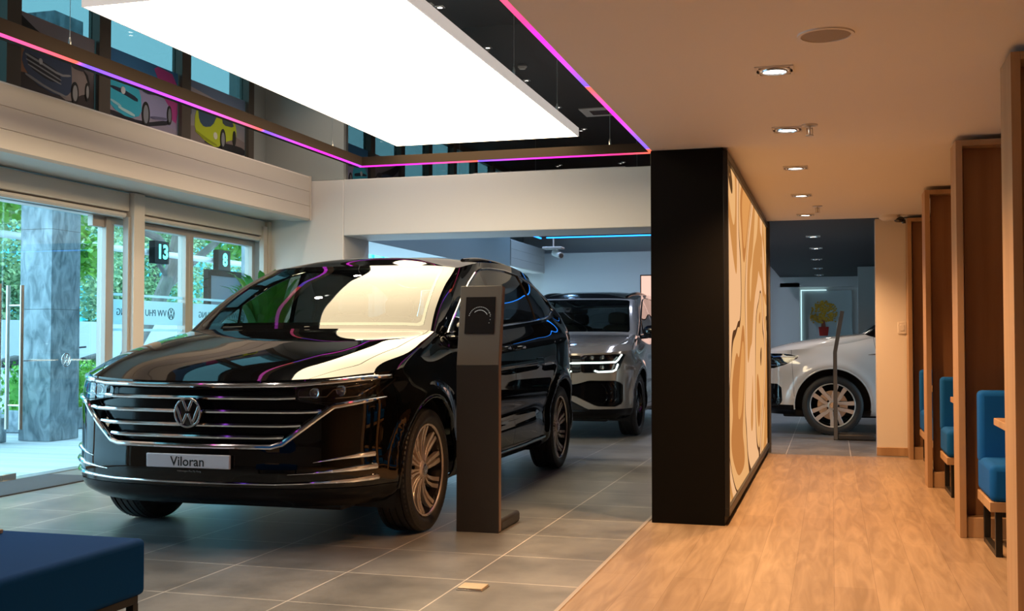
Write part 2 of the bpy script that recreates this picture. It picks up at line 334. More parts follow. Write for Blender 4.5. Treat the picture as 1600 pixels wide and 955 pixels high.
# ------------------------------------------------------------------ light strips
def led_mat(name, axis, stops, e):
    m = bpy.data.materials.new(name); m.use_nodes = True; nt = m.node_tree; nt.nodes.clear(); L = nt.links.new
    o = nt.nodes.new('ShaderNodeOutputMaterial'); em = nt.nodes.new('ShaderNodeEmission'); em.inputs[1].default_value = e
    g = nt.nodes.new('ShaderNodeNewGeometry'); sx = nt.nodes.new('ShaderNodeSeparateXYZ'); mr = nt.nodes.new('ShaderNodeMapRange'); r = nt.nodes.new('ShaderNodeValToRGB')
    lo, hi = stops[0][0], stops[-1][0]; mr.inputs[1].default_value = lo; mr.inputs[2].default_value = hi
    L(g.outputs['Position'], sx.inputs[0]); L(sx.outputs[axis], mr.inputs[0]); L(mr.outputs[0], r.inputs[0]); L(r.outputs[0], em.inputs[0]); L(em.outputs[0], o.inputs[0])
    cr = r.color_ramp
    while len(cr.elements) < len(stops): cr.elements.new(.5)
    for k, (p, c) in enumerate(stops): cr.elements[k].position = (p - lo) / (hi - lo); cr.elements[k].color = (*c, 1)
    return m
cO, cM, cV = (1., .13, .06), (1., .03, .62), (.17, .10, 1.)
KL = 1.5; ZL = CAM_H + 1.19 * KL                     # loop height
def sc_(st): return [(p * KL, c) for p, c in st]
left_st = sc_([(-1.9, cM), (1.5, cV), (3.0, cM), (3.97, cO), (3.98, cV), (4.6, (.5, .07, 1)), (5.55, cO), (5.56, cV), (6.3, cM), (6.9, (.5, .06, 1))])
right_st = sc_([(-1.9, cM), (3.2, cV), (3.21, cO), (3.9, (1, .05, .25)), (4.1, cM), (4.99, cV), (5.0, cO), (5.6, cM), (6.3, (.3, .1, 1)), (6.75, cV), (6.76, cO), (6.9, cO)])
back_st = sc_([(-3.14, cM), (-2.7, cM), (-2.26, cO), (-2.25, cV), (-1.75, cM), (-1.3, (1, .04, .2)), (-1.09, cO)])
XL, XR, YB = -3.125 * KL, -1.105 * KL, 6.90 * KL
def strip(name, b, s_, stops, axis, label, e=LED_E):
    o = B().box(*b, ZL, ZL + .09).build(name, M['bar'], bevel=.002); tag(o, label, 'light strip')
    B().box(*s_, ZL - .012, ZL).build('light_strip', led_mat(name, axis, stops, e), o, smooth=0)
strip('led_bar', (XL - .06, XL + .05, -2.8, YB), (XL + .020, XL + .046, -2.8, YB), left_st, 'Y', 'dark hanging bar with coloured light line running along the street side')
strip('led_bar', (XL - .06, XR + .06, YB, YB + .10), (XL + .012, XR, YB + .005, YB + .03), back_st, 'X', 'dark crossbar with coloured light line above the black car roof')
strip('led_bar', (XR + .0, XR + .10, -2.8, YB), (XR + .002, XR + .085, -2.8, YB), right_st, 'Y', 'dark hanging bar with coloured light line beside the corridor ceiling edge')
blue = (.02, .25, 1.)
def led2(x0, x1, y0, y1, label):
    o = B().box(x0, x1, y0, y1, 2.50, 2.74).box(x0 + .02, x0 + .03, y0 + .02, y0 + .03, 2.74, HZ).box(x1 - .03, x1 - .02, y1 - .03, y1 - .02, 2.74, HZ).build('led_bar', M['bar'], bevel=.002); tag(o, label, 'light strip')
    B().box(x0 + .01, min(x1 - .01, x0 + .03) if x1 - x0 < .2 else x1 - .01, y0 + .01, y1 - .01 if x1 - x0 < .2 else y0 + .03, 2.484, 2.50).build('light_strip', M.setdefault('bluel', emis('blue_strip', blue, 3)), o, smooth=0)
led2(-3.66, -3.56, 12.5, 13.8, 'short blue lit ceiling bar pointing towards the header wall'); led2(-3.56, -1.2, 13.72, 13.82, 'blue lit crossbar above the grey car')
# ------------------------------------------------------------------ big light panel
lp = empty('ceiling_light_panel', (0, 0, 0), 0, 'huge glowing white rectangular light panel hung over the black car', 'ceiling light')
M['panel_e'] = emis('light_panel', (1., .79, .49), PANEL_E)
KP = 1.5; PX0, PX1, PY0, PY1 = -2.855 * KP, -1.575 * KP, 3.66 * KP, 6.94 * KP; PZ = CAM_H + 1.32 * KP; PCX, PCY = (PX0 + PX1) / 2, (PY0 + PY1) / 2; lp.location = (PCX, PCY, PZ)
B().box(PX0 - PCX + .01, PX1 - PCX - .01, PY0 - PCY + .01, PY1 - PCY - .01, 0, .01).build('diffuser', M['panel_e'], lp, smooth=0)
M['panel_frame'] = mat('white_metal_frame', (.62, .6, .58), .4); M['glow_frame'] = mat('glowing_panel_rim', (.62, .6, .58), .4, emit=(1., .9, .82), es=.34)  # frame is no lamp: faint emission added to lighten its side faces
x0, x1, y0, y1 = PX0 - PCX, PX1 - PCX, PY0 - PCY, PY1 - PCY
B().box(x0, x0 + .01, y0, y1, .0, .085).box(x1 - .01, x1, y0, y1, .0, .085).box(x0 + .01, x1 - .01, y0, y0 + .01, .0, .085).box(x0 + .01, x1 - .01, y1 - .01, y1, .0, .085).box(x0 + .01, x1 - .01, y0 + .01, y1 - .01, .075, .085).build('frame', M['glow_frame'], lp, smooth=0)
def cable(x, y, z, label):
    o = empty('suspension_cable', (x, y, z), 0, label, 'cable', 'suspension cables')
    B().tube([(0, 0, .05), (0, 0, HZ - z)], .0022, 6).build('wire', M['steel'], o)
    B().tube([(0, 0, 0), (0, 0, .03), (0, 0, .06), (0, 0, .065)], [.008, .010, .006, .003], 10).build('gripper', M['steel'], o)
cable(PX1 - .005, 8.15, PZ + .085, 'thin steel cable on the right edge of the light panel, nearer of the two there'); cable(PX1 - .005, 9.55, PZ + .085, 'thin steel cable on the right edge of the light panel, farther of the two there')
cable(-2.05, YB + .04, ZL + .09, 'thin steel cable dropping to the crossbar near the black column'); cable(XL, 9.75, ZL + .09, 'thin steel cable dropping to the left bar beside its corner'); cable(XL, 5.9, ZL + .09, 'thin steel cable in front of the first poster')
# ------------------------------------------------------------------ lamps in ceilings
M['lamp_w'] = emis('lamp_white', (1, .93, .82), 9.)
def downlight(x, y, z, label, grp, W, colr, sz=.085, spot=True, angle=125):
    o = empty('downlight', (x, y, z), 0, label, 'ceiling light', grp)
    B().box(-sz, sz, -sz, -sz + .016, -.006, 0).box(-sz, sz, sz - .016, sz, -.006, 0).box(-sz, -sz + .016, -sz + .016, sz - .016, -.006, 0).box(sz - .016, sz, -sz + .016, sz - .016, -.006, 0).lathe([(-.006, sz * .95), (-.006, sz * .72), (.0, sz * .70)], 32, 'z').build('trim_frame', M['panel_frame'], o, smooth=30)
    B().lathe([(-.0055, sz * .70), (-.012, sz * .68), (-.012, sz * .62), (-.004, sz * .60)], 32, 'z').build('reflector', M['satin'], o)
    B().lathe([(-.005, sz * .60), (-.0055, .0005)], 32, 'z').build('bulb', M['lamp_w'], o)
    if spot:
        l = bpy.data.lights.new('downlight_lamp', 'SPOT'); l.energy = W; l.color = colr; l.spot_size = math.radians(angle); l.spot_blend = .8; l.shadow_soft_size = .05
        lo = bpy.data.objects.new('downlight_lamp', l); col.objects.link(lo); lo.parent = o; lo.location = (0, 0, -.03)
WARM = (1., .52, .22)
for y, lb in ((5.07, 'square recessed downlight just below the round speaker grille'), (6.53, 'square recessed downlight beside the first sprinkler'), (8.02, 'third square downlight along the corridor ceiling'), (9.58, 'fourth square downlight along the corridor ceiling'), (11.1, 'square recessed downlight nearest the corridor end')):
    downlight(-.24, y, CZ, lb, 'corridor downlights', SPOT_W, WARM)
for y in (1.2, 3.1): downlight(-.24, y, CZ, 'square downlight behind the viewer', 'corridor downlights', SPOT_W * .8, WARM)
for (x, y, lb) in ((-.21, 13.7, 'nearest downlight in the dark ceiling over the white car'), (-.2, 15.5, 'second downlight in the dark ceiling over the white car'), (-.22, 17.65, 'third downlight in the dark ceiling over the white car'), (-.23, 19.93, 'fourth downlight in the dark ceiling over the white car'), (-.23, 22.0, 'farthest downlight in the dark ceiling over the white car')):
    downlight(x, y, CZ + .02, lb, 'back room downlights', 34, (1, .86, .74), spot=y in (13.7, 17.65), angle=150)
for row, xs in (('inner', (-4.04, -3.96)), ('street side', (-5.34, -5.26))):
    for k, y in enumerate((1.75, 3.6, 5.35, 7.15, 8.95, 10.7)):
        for q, x in enumerate(xs):
            downlight(x, y + q * .12, HZ, 'small twin downlight in the %s row of the high black ceiling' % row, 'black ceiling lamps ' + row + ' row', 95 if row == 'inner' else 62, (1, .80, .66), .045, spot=(q == 0 and k in (1, 2, 4, 5)), angle=125)
for (x, y, lb) in ((-.112, 6.43, 'nearer ceiling sprinkler right of the second downlight'), (-.119, 10.4, 'farther ceiling sprinkler by the last downlights')):
    o = empty('sprinkler', (x, y, CZ), 0, lb, 'sprinkler')
    B().lathe([(0, .045), (-.006, .045), (-.010, .02), (-.010, .0005)], 24, 'z').build('escutcheon', M['steel'], o)
    B().tube([(0, 0, -.008), (0, 0, -.06)], .006, 8).box(-.018, -.013, -.003, .003, -.055, -.02).box(.013, .018, -.003, .003, -.055, -.02).box(-.018, .018, -.003, .003, -.024, -.019).build('frame_arm', M['steel'], o)
    B().lathe([(-.060, .022), (-.064, .022), (-.064, .0005)], 16, 'z').build('deflector', M['steel'], o)
o = empty('ceiling_speaker', (-.014, 4.53, CZ), 0, 'round beige speaker grille in the corridor ceiling', 'speaker')
B().lathe([(0, .112), (-.006, .11), (-.007, .098), (-.004, .097)], 48, 'z').build('bezel', M['ceil'], o)
B().lathe([(-.004, .097), (-.007, .05), (-.008, .0005)], 48, 'z').build('grille', mat('beige_mesh', (.40, .34, .28), .6, bump=(900, .5)), o)
o = empty('smoke_detector', (-3.8, 9.85, HZ), 0, 'white smoke detector on the black ceiling', 'smoke detector'); B().lathe([(0, .06), (-.02, .06), (-.035, .045), (-.045, .04), (-.05, .0005)], 24, 'z').build('body', M['white_wall'], o)
o = empty('air_vent', (-3.39, 6.8, HZ), 0, 'square white air conditioning cassette in the black ceiling', 'air vent'); B().box(-.3, .3, -.3, .3, -.02, 0).build('panel', M['panel_frame'], o, bevel=.006); B().box(-.16, .16, -.16, .16, -.026, -.02).build('intake_grille', M['satin'], o)
# security cameras
o = empty('security_camera', (.555, 11.4, CZ), 0, 'white dome shaped camera base with dark lens under the corridor ceiling', 'camera')
B().lathe([(0, .10), (-.025, .10), (-.05, .07), (-.055, .0005)], 32, 'z').build('base', M['panel_frame'], o); q = blob(.09, -.02, -.045, .05, .035, .03, .8).build('housing', M['black_gloss'], o); B().tube([(.13, -.02, -.05), (.135, -.02, -.085)], .018, 12).build('lens', M['black_gloss'], o)
o = empty('security_camera', (-3.75, 14.9, 2.36), 0, 'white bullet camera hanging on a bracket in the back showroom', 'camera')
B().box(-.14, .14, -.1, .1, .08, .11).build('bracket_plate', M['white_wall'], o, bevel=.01); B().tube([(.05, 0, .08), (.08, 0, .02)], .015, 8).build('arm', M['white_wall'], o); B().tube([(.0, .04, .03), (.13, -.08, -.02)], .045, 16).build('housing', M['white_wall'], o); B().tube([(.13, -.08, -.02), (.14, -.09, -.024)], .03, 16).build('lens', M['black_gloss'], o)
B().tube([(0, 0, .11), (0, 0, HZ - 2.36)], .01, 8).build('drop_rod', M['white_wall'], o)
for x in (-4.9, -2.6):
    for y in (14.0, 17.0, 20.0): downlight(x, y, HZ, 'round lamp in the high black ceiling over the grey car', 'grey car ceiling lamps', 150, (.30, .58, 1.) if x < -4 else (.74, .80, 1.), .07, angle=140)
# ------------------------------------------------------------------ black lightbox wall with artwork
lb = empty('lightbox_wall', (-.89, 9.3, 0), 0, 'tall black freestanding wall box with a glowing abstract artwork on its corridor side', 'display wall')
B().box(-.23, .232, -2.27, 2.33, 0, CZ - .002).build('carcass', M['black_board'], lb, bevel=.002)
def art_mat():
    m = bpy.data.materials.new('abstract_artwork'); m.use_nodes = True; nt = m.node_tree; nt.nodes.clear(); L = nt.links.new; N = nt.nodes.new
    o = N('ShaderNodeOutputMaterial'); e = N('ShaderNodeEmission'); e.inputs[1].default_value = ART_E
    tc = N('ShaderNodeTexCoord'); mp = N('ShaderNodeMapping'); mp.inputs['Scale'].default_value = (0, .36, .50)
    n = N('ShaderNodeTexNoise'); n.inputs['Scale'].default_value = 1.15; n.inputs['Detail'].default_value = .8; n.inputs['Distortion'].default_value = 1.1
    r = N('ShaderNodeValToRGB'); r.color_ramp.interpolation = 'CONSTANT'; cr = r.color_ramp
    st = [(0, (.70, .31, .09)), (.34, (.50, .19, .05)), (.385, (.78, .40, .15)), (.44, (.10, .04, .015)), (.450, (.84, .46, .22)), (.515, (.58, .25, .07)), (.57, (.80, .43, .17)), (.635, (.10, .045, .015)), (.65, (.66, .30, .09))]
    while len(cr.elements) < len(st): cr.elements.new(.5)
    for k, (p, c) in enumerate(st): cr.elements[k].position = p; cr.elements[k].color = (*c, 1)
    L(tc.outputs['Object'], mp.inputs[0]); L(mp.outputs[0], n.inputs['Vector']); L(n.outputs['Fac'], r.inputs[0]); L(r.outputs[0], e.inputs[0]); L(e.outputs[0], o.inputs[0]); return m
B().box(.233, .243, -2.22, 2.27, .11, 2.33).build('artwork', art_mat(), lb, smooth=0)
B().box(.233, .262, -2.27, 2.33, .06, .11).box(.233, .262, -2.27, 2.33, 2.33, 2.38).box(.233, .262, -2.27, -2.22, .11, 2.33).box(.233, .262, 2.27, 2.33, .11, 2.33).build('frame', M['black_metal'], lb, bevel=.002)
# ------------------------------------------------------------------ car body surfaces
def herm(T, P, ts, axis0_ghost=None):
    """P: (n,...) control values at params T, evaluated at ts with finite-difference tangents"""
    n = len(T); m = np.zeros_like(P)
    for i in range(n):
        if 0 < i < n - 1:
            h0, h1 = T[i] - T[i - 1], T[i + 1] - T[i]
            m[i] = ((P[i + 1] - P[i]) / h1 * h0 + (P[i] - P[i - 1]) / h0 * h1) / (h0 + h1)
        elif i == 0: m[i] = (P[1] - P[0]) / (T[1] - T[0])
        else: m[i] = (P[-1] - P[-2]) / (T[-1] - T[-2])
    out = []
    for t in ts:
        i = min(max(np.searchsorted(T, t, 'right') - 1, 0), n - 2); h = T[i + 1] - T[i]; x = (t - T[i]) / h
        out.append((2 * x**3 - 3 * x**2 + 1) * P[i] + (x**3 - 2 * x**2 + x) * h * m[i] + (-2 * x**3 + 3 * x**2) * P[i + 1] + (x**3 - x**2) * h * m[i + 1])
    return np.array(out)
def patch(rows, sub_c, sub_r, ghost0=True, ghost1=True):
    """rows: (R,C,3) of (u,w,z). returns dense pos grid (NR,NC,3), s (col param), t (row param 0..1)"""
    P = np.array(rows, float); R, C, _ = P.shape
    d = np.linalg.norm(np.diff(P, axis=1), axis=2).mean(0) + 1e-4; T = np.concatenate([[0], np.cumsum(d)])
    ext = P; Te = T; off = 0
    if ghost0: g = P[:, 1:3].copy()[:, ::-1]; g[:, :, 1] *= -1; ext = np.concatenate([g, ext], 1); Te = np.concatenate([[-T[2], -T[1]], Te]); off = 2
    if ghost1: g = P[:, C - 3:C - 1].copy()[:, ::-1]; g[:, :, 1] *= -1; ext = np.concatenate([ext, g], 1); Te = np.concatenate([Te, [2 * T[-1] - T[-2], 2 * T[-1] - T[-3]]])
    ts = []; sv = []
    for j in range(C - 1):
        k = max(2, int(math.ceil(d[j] / sub_c)))
        for a in range(k): ts.append(T[j] + (T[j + 1] - T[j]) * a / k); sv.append(j + a / k)
    ts.append(T[-1]); sv.append(C - 1)
    D = herm(Te, np.swapaxes(ext, 0, 1), ts)          # (NC,R,3)
    dr = np.linalg.norm(np.diff(P, axis=0), axis=2).mean(1) + 1e-4; Tr = np.concatenate([[0], np.cumsum(dr)])
    tr = []
    for j in range(R - 1):
        k = max(2, int(math.ceil(dr[j] / sub_r)))
        for a in range(k): tr.append(Tr[j] + dr[j] * a / k)
    tr.append(Tr[-1])
    G = herm(Tr, np.swapaxes(D, 0, 1), tr)            # (NR,NC,3)
    return G, np.array(sv), np.array(tr) / Tr[-1]
class Skin:
    """half-car surface (w >= 0) as an indexed mesh whose faces get cut into panels"""
    def __init__(s): s.P = []; s.N = []; s.S = []
    def add_patch(s, G, sv, tv):
        du = np.gradient(G, axis=1); dv = np.gradient(G, axis=0); n = np.cross(du, dv)
        L = np.linalg.norm(n, axis=2, keepdims=True)
        if (n * (G - np.array([1.7, 0, .8]))).sum() < 0: n = -n
        bad = L[..., 0] < 1e-9
        n = n / np.maximum(L, 1e-9)
        for j in range(n.shape[1]):
            for i in range(n.shape[0]):
                if bad[i, j]: n[i, j] = n[max(i - 1, 0), j]
        n[:, 0, 1] = 0 if abs(G[0, 0, 1]) < 1e-6 else n[:, 0, 1]
        if abs(G[0, -1, 1]) < 1e-6: n[:, -1, 1] = 0
        n /= np.maximum(np.linalg.norm(n, axis=2, keepdims=True), 1e-9)
        b = len(s.P); NR, NC, _ = G.shape
        for i in range(NR):
            for j in range(NC): s.P.append(G[i, j]); s.N.append(n[i, j]); s.S.append((sv[j], tv[i]))
        return [(b + i * NC + j, b + i * NC + j + 1, b + (i + 1) * NC + j + 1, b + (i + 1) * NC + j) for i in range(NR - 1) for j in range(NC - 1)]
    def clip(s, faces, fn, lo=0., hi=0.):
        """inside: fn <= -lo ; outside: fn >= hi"""
        out = []
        for sign, g in ((1, lo), (-1, hi)):
            A = np.array(s.P); SS = np.array(s.S); f = sign * fn(A[:, 0], A[:, 1], A[:, 2], SS[:, 0], SS[:, 1]) + g
            cache = {}; res = []; f = list(f)
            for F in faces:
                ins = [f[i] <= 0 for i in F]
                if all(ins): res.append(F); continue
                if not any(ins): continue
                new = []
                for a in range(len(F)):
                    i, j = F[a], F[(a + 1) % len(F)]
                    if f[i] <= 0: new.append(i)
                    if (f[i] <= 0) != (f[j] <= 0):
                        k = (min(i, j), max(i, j))
                        if k not in cache:
                            x = f[k[0]] / (f[k[0]] - f[k[1]]); q0, q1 = k
                            s.P.append(s.P[q0] * (1 - x) + s.P[q1] * x); n = s.N[q0] * (1 - x) + s.N[q1] * x; s.N.append(n / max(np.linalg.norm(n), 1e-9))
                            s.S.append((s.S[q0][0] * (1 - x) + s.S[q1][0] * x, s.S[q0][1] * (1 - x) + s.S[q1][1] * x)); cache[k] = len(s.P) - 1
                        new.append(cache[k])
                if len(new) >= 3: res.append(tuple(new))
            out.append(res)
        return out
    def obj(s, name, faces, m, parent, sides=(1, -1), inset=0.):
        idx = {}; V = []; N = []; F = []
        for sd in sides:
            for f in faces:
                g = []
                for i in f:
                    p = s.P[i]; k = (i, sd)
                    if abs(p[1]) < 1e-6 and len(sides) == 2: k = (i, 0)
                    if k not in idx:
                        n = s.N[i]; q = p - n * inset
                        idx[k] = len(V); V.append((q[1] * sd, q[0], q[2])); N.append((n[1] * sd, n[0], n[2]))
                    g.append(idx[k])
                g = [a for a, b in zip(g, g[1:] + g[:1]) if a != b]
                if len(set(g)) >= 3: F.append(tuple(g if sd < 0 else g[::-1]))
        me = bpy.data.meshes.new(name); me.from_pydata(V, [], F); me.validate()
        me.materials.append(m); me.polygons.foreach_set('use_smooth', [True] * len(me.polygons))
        # make winding agree with stored normals, then keep the smooth surface normals
        a = np.array(N); flips = []
        for p in me.polygons:
            if Vector(a[list(p.vertices)].mean(0)).dot(p.normal) < 0: flips.append(p.index)
        if flips:
            b = bmesh.new(); b.from_mesh(me); b.faces.ensure_lookup_table(); bmesh.ops.reverse_faces(b, faces=[b.faces[i] for i in flips]); b.to_mesh(me); b.free()
        me.normals_split_custom_set_from_vertices([tuple(x) for x in a]); me.update()
        o = bpy.data.objects.new(name, me); col.objects.link(o); o.parent = parent
        return o
def sdpoly(a, b, poly):
    d = np.full(a.shape, 1e9); ins = np.zeros(a.shape, bool); n = len(poly)
    for i in range(n):
        x0, y0 = poly[i]; x1, y1 = poly[(i + 1) % n]; ex, ey = x1 - x0, y1 - y0
        t = np.clip(((a - x0) * ex + (b - y0) * ey) / (ex * ex + ey * ey), 0, 1)
        d = np.minimum(d, np.hypot(a - x0 - t * ex, b - y0 - t * ey))
        c = ((y0 > b) != (y1 > b)) & (a < (x1 - x0) * (b - y0) / ((y1 - y0) if y1 != y0 else 1e-9) + x0)
        ins ^= c
    return np.where(ins, -d, d)

BASE = [(-1.005, 0), (-.99, .30), (-.945, .58), (-.85, .79), (-.70, .945), (-.46, 1.022), (-.14, 1.05), (.22, 1.05), (.50, 1.04), (1.2, 1.03), (2.0, 1.03), (2.8, 1.04), (3.3, 1.05), (3.8, 1.03), (4.2, .92), (4.36, .68), (4.41, .36), (4.42, 0)]
def car_rows(o=None):
    o = o or {}
    B = np.array(o.get('base', BASE), float); n = len(B)
    E = np.concatenate([[[B[1][0], -B[1][1]]], B, [[B[-2][0], -B[-2][1]]]])
    tg = E[2:] - E[:-2]; nm = np.stack([-tg[:, 1], tg[:, 0]], 1); nm /= np.linalg.norm(nm, axis=1, keepdims=True)
    fw = np.array([1, 1, 1, 1, .7, .35] + [0] * 12); rw = np.array([0] * 14 + [.6, 1, 1, 1]); sw = 1 - fw - rw
    kz = np.array(o.get('kz', [.945, .947, .955, .968, .985, 1.00, 1.05, 1.12, 1.195, 1.215, 1.25, 1.295, 1.33, 1.38, 1.39, 1.36, 1.34, 1.335]))
    def row(z, fi, si, ri):
        ins = fw * fi + sw * si + rw * ri; z = np.broadcast_to(z, (n,))
        p = B - nm * ins[:, None]; p[0, 1] = 0; p[-1, 1] = 0
        return np.column_stack([p, z])
    rows = [row(o.get('z0', .25), .12, .09, .10), row(o.get('z0', .25) + .055, .03, .035, .03), row(.42, .0, .012, 0), row(.57, .002, .022, 0), row(.73, .004, .004, .0),
            row(.73 + (kz - .73) * .45, .008, .004, .01), row(.73 + (kz - .73) * .78, .014, .035, .03)]
    K = row(kz, .024, .10, .08)
    kin = [None] * 5 + [.024, .055, .09, .115, .12, .12, .13, .15, .17, None, None, None, None]
    for j, k in enumerate(kin):
        if k is not None: K[j, :2] = B[j] - nm[j] * k
    if 'K' in o:
        for j, v in o['K'].items(): K[j] = v
    rows.append(K)
    cw = o.get('cowl', [(.34, 0, 1.248), (.345, .28, 1.248), (.352, .55, 1.247), (.366, .74, 1.244), (.382, .85, 1.238), (.395, .905, 1.230), (.435, .922, 1.214), (.475, .927, 1.204), None])
    G0 = K.copy()
    for j in range(8): G0[j] = cw[j]
    hz = o.get('hood', [(-.72, 1.035), (-.22, 1.152)])
    H = []
    for k, (hu, hzz) in enumerate(hz):
        t = (hu - K[0, 0]) / (G0[0, 0] - K[0, 0]); r = K[:9] * (1 - t) + G0[:9] * t
        base = K[0, 2] * (1 - t) + G0[0, 2] * t; lift = hzz - base
        wt = np.array([1, 1, 1.08, 1.1, .9, .65, .45, .2, 0.]); r[:, 2] += lift * wt; H.append(r)
    deck = np.stack([K[:9], H[0], H[1], G0[:9]])
    G3 = np.array(o.get('roof_edge', [(1.22, 0, 1.728), (1.223, .25, 1.727), (1.228, .46, 1.725), (1.240, .61, 1.719), (1.255, .69, 1.713), (1.270, .738, 1.706), (1.36, .755, 1.712), (1.52, .752, 1.735), (1.70, .748, 1.76), (2.0, .73, 1.79), (2.45, .73, 1.81), (2.9, .722, 1.808), (3.25, .71, 1.785), (3.6, .685, 1.73), (3.86, .62, 1.69), (3.95, .48, 1.70), (4.0, .26, 1.71), (4.02, 0, 1.715)]))
    b1 = np.zeros((n, 3)); b1[:6] = (-.022, 0, .03); b1[6:9] = (-.01, .016, .01); b1[9:14] = (0, .022, 0); b1[14:] = (.03, 0, .01)
    G1 = G0 * (2 / 3) + G3 / 3 + b1; G2 = G0 / 3 + G3 * (2 / 3) + b1
    spz = o.get('spine', [(1.2, 1.735), (1.7, 1.818), (2.3, 1.868), (2.9, 1.865), (3.5, 1.815), (3.9, 1.75)])
    su = np.clip(G3[:, 0], 1.75, 3.6); su[:5] = 1.75; su[14:] = 3.6
    G5 = np.column_stack([su, np.zeros(n), np.interp(su, [a for a, _ in spz], [b for _, b in spz])])
    G4 = (G3 + G5) / 2; G4[:, 2] += .02; G4[:5, 2] += .008
    return dict(body=np.stack(rows), deck=deck, green=np.stack([G0, G1, G2, G3]), roof=np.stack([G3, G4, G5]))

def tyre_mb(R, r, wd):
    h = wd / 2; p = [(-h * .80, r), (-h * .96, r + .02), (-h, (R + r) / 2), (-h * .97, R - .03), (-h * .88, R - .008)]
    for g in (-.55, -.18, .18, .55):
        p += [(h * (g - .05), R - .001), (h * (g - .045), R - .009), (h * (g + .045), R - .009), (h * (g + .05), R - .001)]
    p += [(h * .88, R - .008), (h * .97, R - .03), (h, (R + r) / 2), (h * .96, r + .02), (h * .80, r)]
    mb = MB().lathe(p, 72, 'x')
    for k in range(72):                       # shoulder blocks
        t = 2 * PI * k / 72; c, s_ = math.cos(t), math.sin(t); c2, s2 = math.cos(t + .05), math.sin(t + .05)
        for sg in (-1, 1):
            a, b = sg * h * .72, sg * h * .95
            mb.add([(a, R * c, R * s_), (b, (R - .022) * c, (R - .022) * s_), (b, (R - .022) * c2, (R - .022) * s2), (a, R * c2, R * s2)], [(0, 1, 2, 3)])
    return mb
def rim_parts(kind, r, wd):
    """outer face towards +x"""
    h = wd / 2
    barrel = MB().lathe([(-h * .8, r), (-h * .8, r - .03), (h * .35, r - .035), (h * .72, r - .014), (h * .80, r - .016), (h * .84, r)], 64, 'x')
    face = MB()
    def blade(pts, wid, th=.012, x0=h * .62):
        L = []; n = len(pts)
        for i, (rr, an, dx) in enumerate(pts):
            j0, j1 = max(i - 1, 0), min(i + 1, n - 1)
            P = lambda q: Vector((math.cos(pts[q][1]) * pts[q][0], math.sin(pts[q][1]) * pts[q][0]))
            d = P(j1) - P(j0); d.normalize(); nn = Vector((-d.y, d.x)); c = P(i); L.append((c + nn * wid[i], c - nn * wid[i], x0 + dx))
        vs = []
        for a, b, x in L: vs += [(x, a.x, a.y), (x, b.x, b.y), (x - th * 2.5, b.x, b.y), (x - th * 2.5, a.x, a.y)]
        fs = [(3, 2, 1, 0), tuple(4 * (n - 1) + k for k in range(4))]
        for i in range(n - 1):
            for k in range(4): fs.append((4 * i + k, 4 * i + (k + 1) % 4, 4 * i + 4 + (k + 1) % 4, 4 * i + 4 + k))
        face.add(vs, fs)
    if kind == 'turbine':
        for k in range(20):
            a = 2 * PI * k / 20 + (.05 if k % 2 else -.02); sw_ = .17 if k % 2 else .10
            pts = [(.045 + (r - .06) * t, a + sw_ * t * t, -.022 * (1 - t) * t * 4 + .01 * t) for t in (0, .25, .5, .75, 1)]
            blade(pts, [.0055, .007, .009, .012, .0145])
    elif kind == 'twin':
        for k in range(5):
            for sg in (-1, 1):
                a = 2 * PI * k / 5 + PI / 2; pts = [(.05 + (r - .06) * t, a + sg * (.14 + .27 * min(t * 1.5, 1)), .008 * t) for t in (0, .3, .6, 1)]
                blade(pts, [.016, .019, .022, .027])
    else:
        for k in range(5):
            a = 2 * PI * k / 5 + .3
            for sg in (-1, 1): blade([(.04 + (r - .055) * t, a + sg * .24 * t, 0) for t in (0, .5, 1)], [.02, .016, .018])
    face.lathe([(h * .84, r), (h * .88, r - .003), (h * .86, r - .012), (h * .80, r - .016)], 64, 'x')
    face.lathe([(h * .30, .055), (h * .60, .06), (h * .68, .045), (h * .68, .034)], 32, 'x')
    cap = MB().lathe([(h * .60, .034), (h * .72, .033), (h * .74, .02), (h * .74, .0005)], 24, 'x')
    disc = MB().lathe([(-.01, .08), (-.01, r * .66), (.01, r * .66), (.01, .08)], 48, 'x', closed=True)
    return barrel, face, cap, disc
WHEEL_CACHE = {}
def add_wheel(parent, x, y, R, r, wd, kind, rimmat, side):
    key = (kind, R, r)
    if key not in WHEEL_CACHE:
        t = tyre_mb(R, r, wd).build('wheel', M['rubber'], smooth=40)
        b, f, c, d = rim_parts(kind, r, wd)
        b.build('rim_barrel', M['black_gloss'], t, smooth=40); f.build('rim', rimmat, t, smooth=30, bevel=.0015)
        c.build('hub_cap', M['satin'], t); d.build('brake_disc', M['satin'], t)
        emb = emblem_mb(.026, .002).build('emblem', M['chrome'], t); emb.rotation_euler = (0, 0, PI / 2); emb.location = (wd / 2 * .75, 0, 0)
        WHEEL_CACHE[key] = t
    else:
        t = copy_tree(WHEEL_CACHE[key])
    t.parent = parent; t.location = (x * side, y, R); t.rotation_euler = (0.21 * (y + 1), 0, 0 if side > 0 else PI)
    return t
